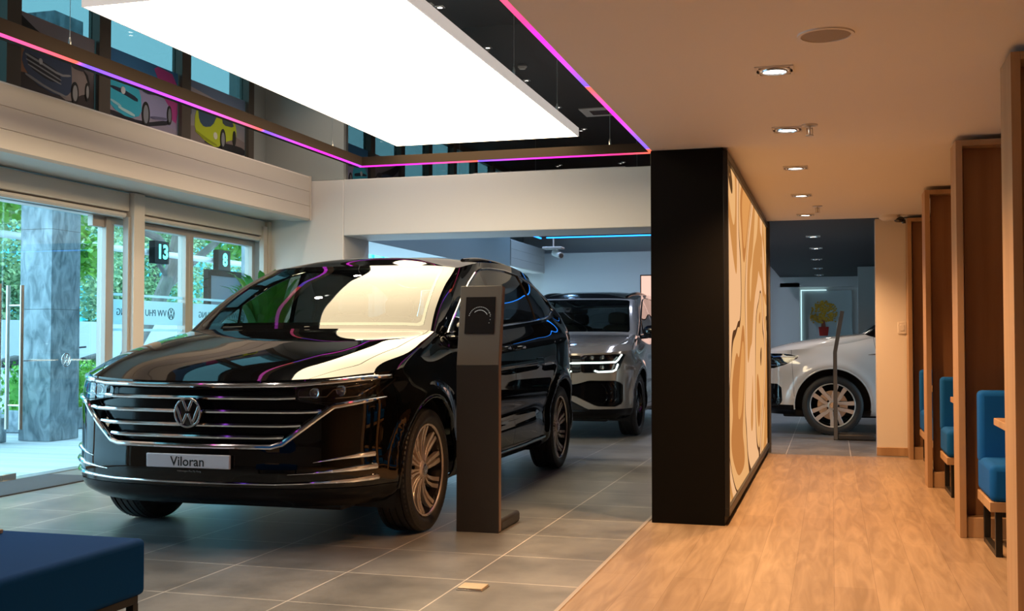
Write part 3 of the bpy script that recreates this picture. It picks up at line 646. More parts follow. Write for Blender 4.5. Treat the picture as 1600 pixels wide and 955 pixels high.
def build_car(name, label, loc, rz, paint, st):
    root = empty(name, loc, rz, label, 'car')
    R = car_rows(st.get('shape')); sk = Skin(); res = st.get('res', .03); WB = st['wb']; WR, RR, WW = st['wheel']; AR = st.get('arch', .455)
    GB, sB, tB = patch(R['body'], res, res)
    U, W_, Z = GB[..., 0], GB[..., 1], GB[..., 2]; fl = np.clip((W_ - .84) / .12, 0, 1); mid = np.clip((U - .62) / .25, 0, 1) * np.clip((WB - .62 - U) / .25, 0, 1)
    dW = st.get('flare', .026) * fl * sum(np.exp(-((np.hypot(U - uc, Z - WR) - AR - .035) / .052) ** 2) for uc in (0, WB))
    dW = dW + .013 * fl * mid * np.exp(-((Z - .93 - .02 * U) / .03) ** 2) + .014 * fl * mid * np.exp(-((Z - .44 - .03 * U) / .07) ** 2)
    GB[..., 1] += dW
    pB = sk.add_patch(GB, sB, tB); pD = sk.add_patch(*patch(R['deck'], res, res, ghost1=False))
    pG = sk.add_patch(*patch(R['green'], res, res)); pR = sk.add_patch(*patch(R['roof'], res * 1.5, res * 1.5))
    V = [Vector((p[1], p[0], p[2])) for p in sk.P]; base = pB + pD + pG + pR
    bvh = BVHTree.FromPolygons(V, base)
    def front(w_, z, off=0.):
        h = bvh.ray_cast(Vector((abs(w_), -3, z)), Vector((0, 1, 0)))
        if h[0] is None: return Vector((w_, -.9, z))
        p, n = h[0], h[1]; n = n if n.y < 0 else -n; p = p + n * off
        return Vector((p.x * (1 if w_ >= 0 else -1), p.y, p.z))
    def topf(w_, u, off=0.):
        h = bvh.ray_cast(Vector((abs(w_), u, 4)), Vector((0, 0, -1))); p = h[0] + Vector((0, 0, off)); return Vector((p.x * (1 if w_ >= 0 else -1), p.y, p.z))
    def side(u, z, off=0., sd=1):
        h = bvh.ray_cast(Vector((3, u, z)), Vector((-1, 0, 0)))
        if h[0] is None: return Vector((.9 * sd, u, z))
        p, n = h[0], h[1]; n = n if n.x > 0 else -n; p = p + n * off
        return Vector((p.x * sd, p.y, p.z))
    g = .0022
    AR = st.get('arch', .455)
    for uc in (0, WB): pB, _ = sk.clip(pB, lambda u, w_, z, s, t, uc=uc: AR - np.hypot(u - uc, z - WR))
    out = {}
    # underlay keeps the gaps dark
    under = list(pB) + list(pD)
    for nm, poly, mode in st['openings']:
        if mode == 'f': fn = lambda u, w_, z, s, t, poly=poly: np.maximum(sdpoly(w_, z, poly), u + .3)
        else: fn = lambda u, w_, z, s, t, poly=poly: np.maximum(sdpoly(u, z, poly), .5 - w_)
        out[nm], pB = sk.clip(pB, fn, g, g)
        o_in, under = sk.clip(under, fn, 0, 0)
    hoodf = lambda u, w_, z, s, t: w_ - np.interp(u, [-1, -.62, -.2, .3, .55], [.60, .84, .90, .895, .86])
    hood, rest = sk.clip(pD, hoodf, g, g)
    for nm, poly in st['doors']:
        out[nm], pB = sk.clip(pB, lambda u, w_, z, s, t, poly=poly: np.maximum(sdpoly(u, z, poly), .5 - w_), g, g)
    rb, pB = sk.clip(pB, lambda u, w_, z, s, t: np.maximum(z - .66, WB + .35 - u), g, g)
    tl, pB = sk.clip(pB, lambda u, w_, z, s, t: sdpoly(u, z, [(WB + .55, 1.0), (6, 1.0), (6, 1.15), (WB + .62, 1.15)]), g, g)
    lip, pB = sk.clip(pB, lambda u, w_, z, s, t: np.maximum(z - st.get('lipz', .362), u + .3), g, g)
    bump, pB = sk.clip(pB, lambda u, w_, z, s, t: u + .46 + .06 * (z - .6), g, g)
    fend, quarter = sk.clip(pB, lambda u, w_, z, s, t: u - 1.2)
    # greenhouse
    ws, pG = sk.clip(pG, lambda u, w_, z, s, t: np.maximum(s - 3.93, np.maximum((.04 - t) * 8, (t - .95) * 8)), .01, .01)
    rw_, pG = sk.clip(pG, lambda u, w_, z, s, t: np.maximum(14.7 - s, np.maximum((.10 - t) * 8, (t - .9) * 8)), .01, .01)
    wins = []
    for nm, poly, m in st['windows']:
        a, pG = sk.clip(pG, lambda u, w_, z, s, t, poly=poly: np.maximum(sdpoly(u, z, poly), np.maximum(5.15 - s, s - 14.6)), 0, 0)
        wins.append((nm, a, m))
    sk.obj('hood', hood, paint, root)
    sk.obj('front_bumper', bump, paint, root); sk.obj('bumper_lip', lip, M['lip'], root); sk.obj('rear_bumper', rb, paint, root)
    for sd in (1, -1):
        sk.obj('fender', fend + rest, paint, root, (sd,)); sk.obj('rear_quarter_panel', quarter, paint, root, (sd,))
        for nm, _ in st['doors']:
            d = sk.obj('door', out[nm], paint, root, (sd,)); st.setdefault('_d', {})[(nm, sd)] = d
        for nm, fa, m in wins: sk.obj('side_window', fa, M[m], root, (sd,))
        sk.obj('tail_lamp', tl, M.setdefault('tail', mat('tail_lamp_red', (.15, .004, .004), .1, coat=1)), root, (sd,))
    sk.obj('body_pillars', pG, st.get('pillar', paint), root)
    sk.obj('roof', pR, st.get('roofmat', paint), root)
    wsh = sk.obj('windscreen', ws, M['carglass'], root)
    wf = sk.obj('windscreen_border', sk.clip(ws, lambda u, w_, z, s, t: np.maximum(s - 3.72, np.maximum((.075 - t) * 5, (t - .91) * 5)))[1], M['black_gloss'], wsh, inset=.002)
    sk.obj('rear_window', rw_, M['privacy'], root)
    sk.obj('inner_shell', under, M['black_matte'], root, inset=.012)
    # wheel wells, underbody
    for uc in (0, WB):
        for sd in (1, -1):
            mb = MB().lathe([(sd * .60, AR + .004), (sd * (.99), AR + .004)], 48, 'x', (0, uc, WR)); mb.lathe([(sd * .60, .01), (sd * .60, AR + .004)], 48, 'x', (0, uc, WR))
            keep = [i for i, f in enumerate(mb.f) if min(mb.v[k][2] for k in f) > .2]; mb.f = [mb.f[i] for i in keep]; mb.mi = [0] * len(keep)
            mb.build('wheel_well', M['black_matte'], root)
            lip = MB(); pts = []
            for k in range(41):
                a = math.radians(-18 + 216 * k / 40); pts.append(side(uc + AR * math.cos(a) * .999, WR + AR * math.sin(a) * .999, .0, sd))
            pts = [p for p in pts if p.z > st.get('shape', {}).get('z0', .25) + .03]
            lip.tube(pts, .008, 8, sx=1.2).build('arch_lip', st.get('lip', M['paint_black']), root)
    MB().box(-.74, .74, -.60, WB + .7, .20, .30).build('underbody', M['black_matte'], root, bevel=.02)
    for uc in (0, WB):
        for sd in (1, -1): add_wheel(root, st['track'], uc, WR, RR, WW, st['rim'], st['rimmat'], sd)
    # cabin
    MB().box(-.80, .80, .45, WB + .4, .42, .5).build('cabin_floor', M['interior'], root)
    dash = MB().grid(lambda a, b: (-.80 + 1.6 * a, .52 + .48 * b, 1.16 + .02 * math.sin(a * 9) * b - .35 * max(0, b - .7)), 24, 10); dash.box(-.8, .8, .95, 1.0, .6, 1.02)
    dash.box(-.14, .14, .93, .96, 1.05, 1.24); dash.build('dashboard', M['interior'], root)
    sw = MB().lathe([(-.014, .178), (0, .192), (.014, .178), (0, .165)], 32, 'y', closed=True); sw.box(-.17, .17, -.012, .012, -.02, .02); sw.box(-.02, .02, -.012, .012, -.17, 0)
    o = sw.build('steering_wheel', M['interior'], root); o.location = (.38, 1.12, 1.02); o.rotation_euler = (math.radians(-24), 0, 0)
    for (sx, sy) in ((.38, 1.55), (-.38, 1.55), (.38, 2.55), (-.38, 2.55)):
        s1 = blob(sx, sy, .66, .25, .27, .10, .5); s1.build('seat', st['leather'], root)
        b = blob(0, 0, .36, .24, .075, .36, .5); bo = b.build('seat_back', st['leather'], root); bo.location = (sx, sy + .22, .68); bo.rotation_euler = (math.radians(-14), 0, 0)
        h = blob(0, 0, 0, .13, .055, .09, .6).build('headrest', st['leather'], root); h.location = (sx, sy + .42, 1.47)
    MB().box(-.11, .11, 1.22, 1.25, 1.52, 1.58).build('rear_view_mirror', M['black_gloss'], root, bevel=.01)
    # door mirrors
    for sd in (1, -1):
        u0, z0 = st.get('mirror', (.70, 1.265))
        if st.get('folded'):
            mo = blob(sd * .995, u0 + .02, z0, .052, .115, .070, .65).build('door_mirror', paint, root)
            MB().tube([(sd * .92, u0 - .12, z0 - .055), (sd * 1.01, u0 - .10, z0 - .05)], .026, 8).build('mirror_stalk', M['black_gloss'], mo)
            MB().tube([(sd * 1.02, u0 - .09, z0 - .03), (sd * 1.048, u0 + .02, z0 - .03), (sd * 1.02, u0 + .12, z0 - .03)], .006, 6).build('mirror_trim', M['chrome'], mo)
        else:
            mo = blob(sd * 1.10, u0, z0, .125, .075, .085, .7).build('door_mirror', M['black_gloss'] if paint is M['paint_grey'] else paint, root)
            MB().tube([(sd * .93, u0 + .02, z0 - .07), (sd * 1.03, u0 + .01, z0 - .06)], .025, 8).build('mirror_stalk', M['black_gloss'], mo)
    # window surround, handles, rails, sill strips
    for sd in (1, -1):
        P = st['dlo']; n = len(P); pts = []
        for i in range(n):
            a, b = P[i], P[(i + 1) % n]; k = max(1, int(math.hypot(b[0] - a[0], b[1] - a[1]) / .06))
            for j in range(k): pts.append(side(a[0] + (b[0] - a[0]) * j / k, a[1] + (b[1] - a[1]) * j / k, .003, sd))
        MB().tube(pts, .009, 8, closed=True).build('window_surround', st.get('dlomat', M['chrome']), root)
        MB().tube([side(3.005, 1.352, .001, sd), side(2.95, 1.55, .001, sd), side(2.885, 1.73, .001, sd)], .011, 8).build('pillar_trim', M['bar'], root); MB().tube([side(1.035, 1.25, .001, sd), side(1.035, 1.43, .001, sd)], .009, 8).build('pillar_trim', M['bar'], root)
        for (u0, z0) in st['handles']:
            MB().tube([side(u0 + k * .035, z0, .012 + .018 * math.sin(PI * k / 6), sd) for k in range(7)], .012, 8).build('door_handle', st.get('dlomat', M['chrome']), root)
        if st.get('rail'):
            pts = [topf(sd * .60, u, .010 * min(1, 2.5 * min(u - st['rail'][0][0], st['rail'][-1][0] - u)) + .004) for u in np.linspace(st['rail'][0][0], st['rail'][-1][0], 22)]
            MB().tube(pts, .014, 8, sx=1.3).build('roof_rail', st.get('railmat', M['black_gloss']), root)
        if st.get('sill'):
            MB().tube([side(u, z, .006, sd) for u, z in st['sill']], .011, 8).build('sill_trim', M['chrome'], root)
    for x0, x1 in ((-.62, .02), (.0, .60)):
        MB().tube([front_c for front_c in [Vector((x0, .36, 1.255)), Vector(((x0 + x1) / 2, .40, 1.262)), Vector((x1, .46, 1.275))]], .009, 6).build('wiper', M['black_matte'], root)
    st['front_fn'](root, sk, out, front, side, paint)
    return root
def bar(front, pts, r, off=0., n=8, sx=1., m=8):
    P = []
    for a, b in zip(pts, pts[1:]):
        for k in range(m): t = k / m; P.append(front(a[0] + (b[0] - a[0]) * t, a[1] + (b[1] - a[1]) * t, off))
    P.append(front(*pts[-1], off))
    if isinstance(r, (list, tuple)): r = list(np.interp(np.linspace(0, len(r) - 1, len(P)), range(len(r)), r))
    return MB().tube(P, r, n, sx=sx, up=(0, 0, 1))
def text_fit(name, txt, w_, m, parent, **k):
    o = text_obj(name, txt, 1, m, parent, **k); s = w_ / o.dimensions.x; o.scale = (s, s, s); return o
# ---- black people carrier
MPV_DLO = [(.66, 1.222), (1.2, 1.245), (2.0, 1.285), (2.8, 1.33), (3.3, 1.362), (3.62, 1.395), (3.86, 1.455), (3.80, 1.53), (3.62, 1.61), (3.35, 1.68), (3.0, 1.728), (2.5, 1.752), (2.1, 1.745), (1.85, 1.725), (1.66, 1.685), (1.40, 1.595), (1.1, 1.465), (.86, 1.34)]
def mpv_front(root, sk, out, front, side, paint):
    gr = sk.obj('grille', out['grille'], M['lip'], root, inset=.05)
    for z, wl in ((.855, .605), (.78, .735), (.705, .635), (.64, .545)):
        bar(front, [(-wl, z + .004), (-wl + .1, z), (0, z), (wl - .1, z), (wl, z + .004)], .0125, -.006, 8, 1.1).build('grille_bar', M['chrome'], gr)
    bar(front, [(-.985, .966), (-.93, .96), (-.8, .946), (-.6, .928), (-.3, .922), (0, .921), (.3, .922), (.6, .928), (.8, .946), (.93, .96), (.985, .966)], .0145, .002, 10).build('chrome_brow', M['chrome'], root)
    bar(front, [(-.99, .85), (-.93, .836), (-.79, .808), (-.66, .70), (-.54, .606), (-.48, .590), (0, .588), (.48, .590), (.54, .606), (.66, .70), (.79, .808), (.93, .836), (.99, .85)], [.006, .013, .016, .016, .016, .016, .014, .016, .016, .016, .016, .013, .006], .003, 10).build('chrome_frame', M['chrome'], root)
    for sd in (1, -1):
        for k, pts in enumerate(([(.70, .505), (.83, .525), (.90, .535), (.955, .54)], [(.57, .44), (.75, .452), (.87, .463), (.965, .47)])):
            bar(lambda w_, z, off: front(w_ * sd, z, off), pts, [.002, .007, .014, .018], .003, 8).build('bumper_strip', M['chrome'], root)
        h = sk.obj('headlamp', out['headlamp'], M['lens'], root, (sd,))
        sk.obj('lamp_housing', out['headlamp'], M['black_gloss'], h, (sd,), inset=.05)
        for w_, z in ((.71, .885), (.84, .9)):
            p = front(w_ * sd, z, -.045); MB().lathe([(-.03, .032), (-.034, .028), (-.032, .022), (-.018, .021), (-.03, .0005)], 24, 'y', p).build('projector_lens', M['satin'], h)
        ff = lambda w_, z, off: front(w_ * sd, z, off)
        bar(ff, [(.62, .862), (.76, .862), (.79, .90), (.93, .935)], .004, -.02, 6).build('light_guide', M['chrome'], h)
        bar(ff, [(.80, .852), (.90, .862), (.94, .90), (.985, .945)], .005, -.018, 6).build('light_guide', M['chrome'], h)
    bar(front, [(-.968, .41), (-.88, .401), (-.75, .396), (-.5, .388), (0, .386), (.5, .388), (.75, .396), (.88, .401), (.968, .41)], [.018, .014, .008, .007, .007, .007, .008, .014, .018], .003, 8).build('lower_chrome_strip', M['chrome'], root)
    for w0, w1, z0, z1 in ((-.62, -.50, .335, .365), (.50, .62, .335, .365), (-.15, .15, .44, .455)): pass
    p = front(0, .77, .012)
    e = MB().lathe([(.006, .084), (-.006, .084), (-.008, .078), (-.008, .0005)], 40, 'y').build('badge', M['black_gloss'], root); e.location = (0, p.y - .004, .772)
    r = emblem_mb(.084, .012).build('emblem', M['chrome'], e, bevel=.0015); r.location = (0, -.006, 0)
    pl = MB().box(-.262, .262, -.008, .008, -.038, .038).build('number_plate', M['plate'], root, bevel=.004); q = front(0, .505, .014); pl.location = (0, q.y, .505)
    t = text_fit('plate_text', 'Viloran', .212, M['ink'], pl, extrude=.0005, bold=.012); t.rotation_euler = (PI / 2, 0, 0); t.location = (0, -.009, -.004)
    t = text_fit('plate_holder_text', 'Volkswagen Phu My Hung', .15, M['satin'], root, extrude=.0005); t.rotation_euler = (PI / 2, 0, 0); t.location = (.0, front(0, .445, .004).y, .448)
MPV = dict(wb=3.42, wheel=(.375, .285, .235), track=.925, arch=.452, rim='turbine', rimmat=M['copper_rim'], leather=M['leather'], res=.028,
    openings=[('grille', [(-.2, .60), (.50, .60), (.77, .815), (.60, .842), (.60, .912), (-.2, .908)], 'f'), ('headlamp', [(.605, .842), (.80, .826), (.965, .858), (1.0, .956), (.80, .930), (.605, .915)], 'f')],
    doors=[('fd', [(.56, .36), (1.93, .35), (1.95, .8), (1.93, 1.6), (.42, 1.6), (.53, .9)]), ('rd', [(1.93, .35), (2.72, .35), (2.86, .62), (3.08, .86), (3.22, 1.1), (3.25, 1.6), (1.93, 1.6), (1.95, .8)])],
    windows=[('w1', [(.68, 1.228), (1.02, 1.243), (1.02, 1.42), (.88, 1.345)], 'sideglass'), ('w1', [(1.05, 1.245), (1.84, 1.282), (1.80, 1.712), (1.66, 1.68), (1.40, 1.59), (1.1, 1.46), (1.05, 1.435)], 'sideglass'),
             ('w2', [(1.92, 1.287), (2.98, 1.345), (2.86, 1.74), (2.5, 1.745), (2.1, 1.738), (1.88, 1.722)], 'privacy'), ('w3', [(3.04, 1.35), (3.3, 1.368), (3.6, 1.40), (3.84, 1.457), (3.79, 1.525), (3.6, 1.605), (3.35, 1.672), (3.0, 1.722), (2.92, 1.732)], 'privacy')],
    dlo=MPV_DLO, handles=[(1.62, 1.10), (2.02, 1.105)], rail=[(1.9, 0), (3.5, 0)], sill=[(.65, .315), (1.5, .318), (2.3, .322), (2.85, .34)],
    mirror=(.76, 1.228), folded=True, front_fn=mpv_front)
car1 = build_car('car', 'glossy black people carrier with chrome grille bars and a name plate', (-3.42, 6.34, 0), 0, M['paint_black'], MPV)
# ---- grey and white sport utility cars
SUV_SHAPE = dict(kz=[1.005, 1.006, 1.012, 1.02, 1.03, 1.045, 1.075, 1.13, 1.195, 1.215, 1.24, 1.275, 1.30, 1.33, 1.34, 1.32, 1.31, 1.305], hood=[(-.72, 1.085), (-.22, 1.18)], z0=.24)
def suv_front(root, sk, out, front, side, paint):
    gr = sk.obj('grille', out['grille'], M['black_matte'], root, inset=.04)
    for z in (.955, .845, .80): bar(front, [(-.50, z), (0, z), (.50, z)], .009, -.01, 6).build('grille_bar', M['chrome'], gr)
    bar(front, [(-.50, .898), (0, .893), (.50, .898)], .010, .0, 8).build('light_bar', M['white_led'], gr)
    for sd in (1, -1):
        h = sk.obj('headlamp', out['headlamp'], M['lens'], root, (sd,))
        sk.obj('lamp_housing', out['headlamp'], M['black_gloss'], h, (sd,), inset=.05)
        ff = lambda w_, z, off: front(w_ * sd, z, off)
        bar(ff, [(.50, .90), (.70, .902), (.88, .908), (.905, .935), (.935, .995)], .010, -.008, 8).build('light_guide', M['white_led'], h)
        bar(ff, [(.905, .885), (.885, .82), (.85, .80), (.70, .795), (.66, .81)], .010, -.008, 8).build('light_guide', M['white_led'], h)
        for w_, z in ((.64, .965), (.76, .97), (.76, .85)):
            p = front(w_ * sd, z, -.04); MB().lathe([(-.03, .026), (-.03, .02), (-.016, .018), (-.028, .0005)], 20, 'y', p).build('projector_lens', M['satin'], h)
    it = sk.obj('intake', out['intake'], M['lip'], root, inset=.03)
    for sd in (1, -1):
        for k in range(3):
            bar(lambda w_, z, off: front(w_ * sd, z, off), [(.74 + .06 * k, .655), (.79 + .05 * k, .60), (.80 + .045 * k, .48), (.76 + .05 * k, .43)], .007, -.012, 6).build('intake_fin', M['black_gloss'], it)
    sk.obj('lower_intake', out['low'], M['black_matte'], root, inset=.03)
    e = MB().lathe([(.006, .074), (-.006, .074), (-.008, .07), (-.008, .0005)], 32, 'y').build('badge', M['black_gloss'], root); e.location = (0, front(0, .9, .012).y - .004, .895)
    r = emblem_mb(.074, .008).build('emblem', M['chrome'], e); r.location = (0, -.006, 0)
F_OPEN = [('grille', [(-.2, .785), (.50, .785), (.50, .985), (-.2, .975)], 'f'), ('headlamp', [(.505, .785), (.84, .785), (.915, .83), (.965, 1.0), (.62, .992), (.505, .985)], 'f'),
    ('intake', [(-.2, .64), (.44, .65), (.60, .695), (.88, .69), (.945, .655), (.945, .43), (.88, .39), (.68, .40), (.44, .52), (-.2, .55)], 'f'), ('low', [(-.2, .47), (.38, .47), (.62, .345), (-.2, .30)], 'f')]
SUV = dict(MPV, shape=SUV_SHAPE, openings=F_OPEN, rim='star', rimmat=M['black_gloss'], leather=M['interior'], front_fn=suv_front, roofmat=M['lip'], pillar=M['paint_grey'], lip=M['black_gloss'], dlomat=M['black_gloss'], res=.04, sill=None,
           rail=[(1.5, 0), (3.6, 0)], folded=False, mirror=(.62, 1.27))
build_car('car', 'pearl grey sport utility car with glowing white headlamp bar behind the black car', (-3.30, 13.35, 0), 0, M['paint_grey'], SUV)
def suv3_front(root, sk, out, front, side, paint):
    gr = sk.obj('grille', out['grille'], M['black_matte'], root, inset=.04)
    for z in (.93, .86, .80): bar(front, [(-.55, z), (0, z), (.55, z)], .011, -.004, 6).build('grille_bar', M['chrome'], gr)
    for sd in (1, -1):
        h = sk.obj('headlamp', out['headlamp'], M['lens'], root, (sd,)); sk.obj('lamp_housing', out['headlamp'], M['black_gloss'], h, (sd,), inset=.04)
        MB().tube([side(u, z, -.012, sd) for u, z in ((-.74, .85), (-.66, .853), (-.57, .88), (-.47, .935))], .006, 8).build('light_guide', M['satin'], h)
        MB().tube([side(u, z, -.012, sd) for u, z in ((-.72, .955), (-.6, .965), (-.5, .962), (-.43, .955))], .007, 8).build('light_guide', M.setdefault('blue_chrome', mat('blue_tinted_reflector', (.15, .35, .8), .35, metal=.6)), h)
        sk.obj('corner_intake', out['intake'], M['black_gloss'], root, (sd,), inset=.012)
        MB().tube([side(u, z, .004, sd) for u, z in ((.42, .985), (.50, .99), (.62, .992), (.72, .99))], [.003, .011, .013, .008], 8).build('fender_trim', M['chrome'], root)
        p = side(-.46, .45, .001, sd); MB().lathe([(0, .016), (sd * .004, .014), (sd * .004, .0005)], 16, 'x', p).build('parking_sensor', paint, root)
SUV3 = dict(SUV, wheel=(.365, .272, .235), arch=.455, openings=[('grille', [(-.2, .76), (.52, .76), (.52, .97), (-.2, .97)], 'f'), ('headlamp', [(-.39, .952), (-.50, .985), (-.62, .995), (-1.2, .99), (-1.2, .80), (-.70, .815), (-.56, .86)], 's'), ('intake', [(-.66, .62), (-.61, .58), (-.60, .40), (-.66, .34), (-1.2, .34), (-1.2, .62)], 's')],
    rim='twin', rimmat=mat('silver_rim', (.70, .68, .66), .28, metal=.7), front_fn=suv3_front, roofmat=M['paint_white'], pillar=M['black_gloss'], lip=M['paint_white'], dlomat=M['chrome'], res=.035, handles=[(1.62, 1.06), (2.62, 1.07)])
build_car('car', 'white sport utility car parked sideways in the room beyond the corridor', (-.0, 14.98, 0), -PI / 2, M['paint_white'], SUV3)
# ------------------------------------------------------------------ wooden screens, booths
M['blue_fab'] = mat('blue_fabric', (.002, .085, .34), .85, spec=.15, bump=(500, .15)); M['navy_fab'] = mat('navy_fabric', (.001, .042, .165), .9, spec=.1, bump=(600, .15))
def screen(y, label):
    o = empty('timber_screen', (.72, y, 0), 0, label, 'room divider', 'timber screens')
    B().box(0, .038, -.29, 0, 0, CZ - .03).build('side_post', M['oak'], o, bevel=.002)
    B().box(.038, 1.5, -.29, 0, CZ - .065, CZ - .03).build('top_rail', M['oak'], o, bevel=.002)
    B().box(.038, 1.5, -.27, -.02, 0, .12).build('plinth', M['oak'], o, bevel=.002)
    B().box(.055, .32, -.16, -.125, .12, CZ - .065).build('panel', M['walnut'], o, bevel=.002)
    B().box(.335, .375, -.20, -.08, .12, CZ - .065).build('stile', M['oak'], o, bevel=.002)
    B().box(.40, 1.5, -.16, -.125, .12, CZ - .33).build('panel', M['walnut'], o, bevel=.002)
for y, l in ((5.19, 'nearest timber slat screen, cut off by the right edge of the view'), (7.30, 'second timber screen, right behind the nearest post'), (9.58, 'third timber screen along the corridor'), (11.68, 'farthest timber screen standing against the end wall')): screen(y, l)
def bench_proto():
    o = empty('booth_bench', (0, 0, 0), 0, 'x', 'bench', 'booth benches')
    sm = B().box(0, 1.35, -.56, -.03, .30, .50); sm.build('seat', M['blue_fab'], o, bevel=.035, seg=4)
    B().box(0, 1.35, -.14, 0, .46, .88).build('backrest', M['blue_fab'], o, bevel=.03, seg=4)
    B().box(.0, 1.34, -.545, -.02, .245, .30).build('base_board', M['oak'], o, bevel=.003)
    l = B()
    for x in (.03, 1.27):
        l.box(x, x + .035, -.52, -.485, 0, .245);  l.box(x, x + .035, -.06, -.025, 0, .245); l.box(x, x + .035, -.485, -.06, 0, .03)
    l.box(.065, 1.27, -.52, -.495, .215, .245).build('leg_frame', M['black_metal'], o, bevel=.002)
    return o
bp = bench_proto(); first = True
for (x, y, rz, l) in ((.81, 6.96, 0, 'blue upholstered booth bench with visible seat and black leg frame, nearest the camera'), (.81, 9.26, 0, 'blue booth bench in front of the third timber screen'), (.81, 11.36, 0, 'blue booth bench in front of the farthest screen'),
                      (2.16, 5.30, PI, 'blue bench turned away, behind the nearest screen and table'), (2.16, 7.35, PI, 'blue bench turned away, behind the second screen'), (2.16, 9.62, PI, 'blue bench turned away, behind the third screen')):
    b = bp if first else copy_tree(bp); first = False
    b.location = (x, y, 0); b.rotation_euler = (0, 0, rz); b['label'] = l
def table(y, l):
    o = empty('booth_table', (.85, y, 0), 0, l, 'table', 'booth tables')
    B().box(0, 1.3, -.34, .34, .705, .745).build('table_top', M['oak'], o, bevel=.004); B().box(.35, .41, -.03, .03, .02, .705).box(.1, .66, -.25, .25, 0, .02).build('pedestal', M['black_metal'], o, bevel=.003)
table(6.2, 'wooden booth table in front of the nearest blue bench'); table(8.5, 'wooden booth table in the second booth'); table(10.6, 'wooden booth table in the farthest booth')
# light switch
o = B().box(.64, .72, 11.69, 11.70, 1.23, 1.35).build('light_switch', M['panel_frame'], bevel=.003); tag(o, 'white light switch plate on the cream end wall', 'switch'); B().box(.66, .70, 11.685, 11.69, 1.26, 1.32).build('rocker', M['panel_frame'], o, bevel=.002)
# ottoman
o = empty('ottoman', (-2.95, 2.95, 0), 0, 'dark navy upholstered square ottoman on black metal legs in the foreground', 'ottoman')
B().box(-.62, .53, -.80, .55, .245, .45).build('cushion', M['navy_fab'], o, bevel=.022, seg=4)
l = B().box(-.60, .51, -.78, .53, .215, .245); l.build('frame', M['black_metal'], o, bevel=.002)
for x, y in ((-.60, -.78), (.48, -.78), (-.60, .50), (.48, .50)): B().box(x, x + .03, y, y + .03, 0, .215).build('leg', M['black_metal'], o)
o = B().box(-3.40, -2.985, 3.1, 3.42, .452, .468).build('wooden_tray', M['oak'], bevel=.003); tag(o, 'pale wooden tray lying on the navy ottoman at the left edge', 'tray')
# kiosk
def kiosk(loc, rz, label, edge='copper'):
    o = empty('info_stand', loc, rz, label, 'information stand')
    prof = [(0, .0), (.05, .0), (.05, .98), (.135, 1.495), (.09, 1.505), (.0, 1.0)]   # (y, z) side profile
    g = mat('stand_graphite', (.030, .028, .027), .45) if 'graph' not in M else M['graph']; M['graph'] = g
    B().prism([(0, 0), (.045, 0), (.045, 1.02), (0, 1.02)], lambda y, z, h: (h, y, z), -.135, .135).build('column', g, o, bevel=.002)
    B().prism([(0, 1.02), (.045, 1.02), (.13, 1.50), (.085, 1.508)], lambda y, z, h: (h, y, z), -.135, .135).build('display_head', M.setdefault('graph2', mat('stand_graphite_light', (.105, .095, .085), .45)), o, bevel=.002)
    B().prism([(-.135, 0), (.14, 0), (.14, .075), (-.135, .075)], lambda x, z, h: (x, h, z), .0451, .47).build('foot', g, o, bevel=.02)
    B().box(.1351, .139, .004, .043, .01, 1.02).prism([(.004, 1.02), (.043, 1.02), (.128, 1.498), (.087, 1.504)], lambda y, z, h: (h, y, z), .1351, .139).build('edge_trim', M['graph2'] if edge != 'copper' else M.setdefault('copper', mat('copper_edge', (.30, .20, .15), .4, metal=.6)), o)  # near stand only: warm corridor reflection painted into the edge colour
    s = B().prism([(-.095, -.115), (.095, -.115), (.095, .115), (-.095, .115)], lambda x, z, h: (x, h, z), -.003, .003).build('touch_screen', mat('stand_screen', (.012, .011, .011), .25), o)
    s.location = (0, .0545, 1.325); s.rotation_euler = (-math.atan2(.085, .48), 0, 0)
    s.location = (0, .085 * (1.325 - 1.02) / .488 - .001, 1.325)
    d = B()
    for R, n, a0, a1, z in ((.072, 17, 20, 165, .0), (.052, 14, 30, 130, 0), (.068, 4, -25, 30, 0)):
        for k in range(n):
            a = math.radians(a0 + (a1 - a0) * k / (n - 1)); x, zz = R * math.cos(a), R * math.sin(a) - .02
            d.prism([(x - .0018, zz - .0018), (x + .0018, zz - .0018), (x + .0018, zz + .0018), (x - .0018, zz + .0018)], lambda x, z, h: (x, h, z), -.0045, -.003)
    d.build('dial_dots', M.setdefault('dots', emis('screen_dots', (1, .95, .85), .45)), s, smooth=0)
    return o
kiosk((-2.085, 6.375, 0), 0, 'slim graphite information stand with dark screen in front of the black car')
kiosk((0.01, 13.45, 0), -PI / 2, 'slim bent information stand seen edge-on in front of the white car', 'grey')
# floor socket, mat
o = empty('floor_socket', (-1.64, 4.95, 0), 0, 'small brass lidded floor socket on the grey tiles', 'floor socket'); B().box(-.06, .06, -.055, .055, .005, .013).build('lid', mat('brass', (.62, .5, .36), .45, metal=.8), o, bevel=.002); B().box(-.064, .064, -.059, .059, 0, .005).build('rim', M['steel'], o, bevel=.001)
o = B().box(-6.52, -5.95, 6.2, 8.0, .0, .012).build('door_mat', mat('mat_fibre', (.05, .06, .075), .95, bump=(400, .5)), bevel=.003); tag(o, 'dark grey door mat inside the glass doors', 'mat')
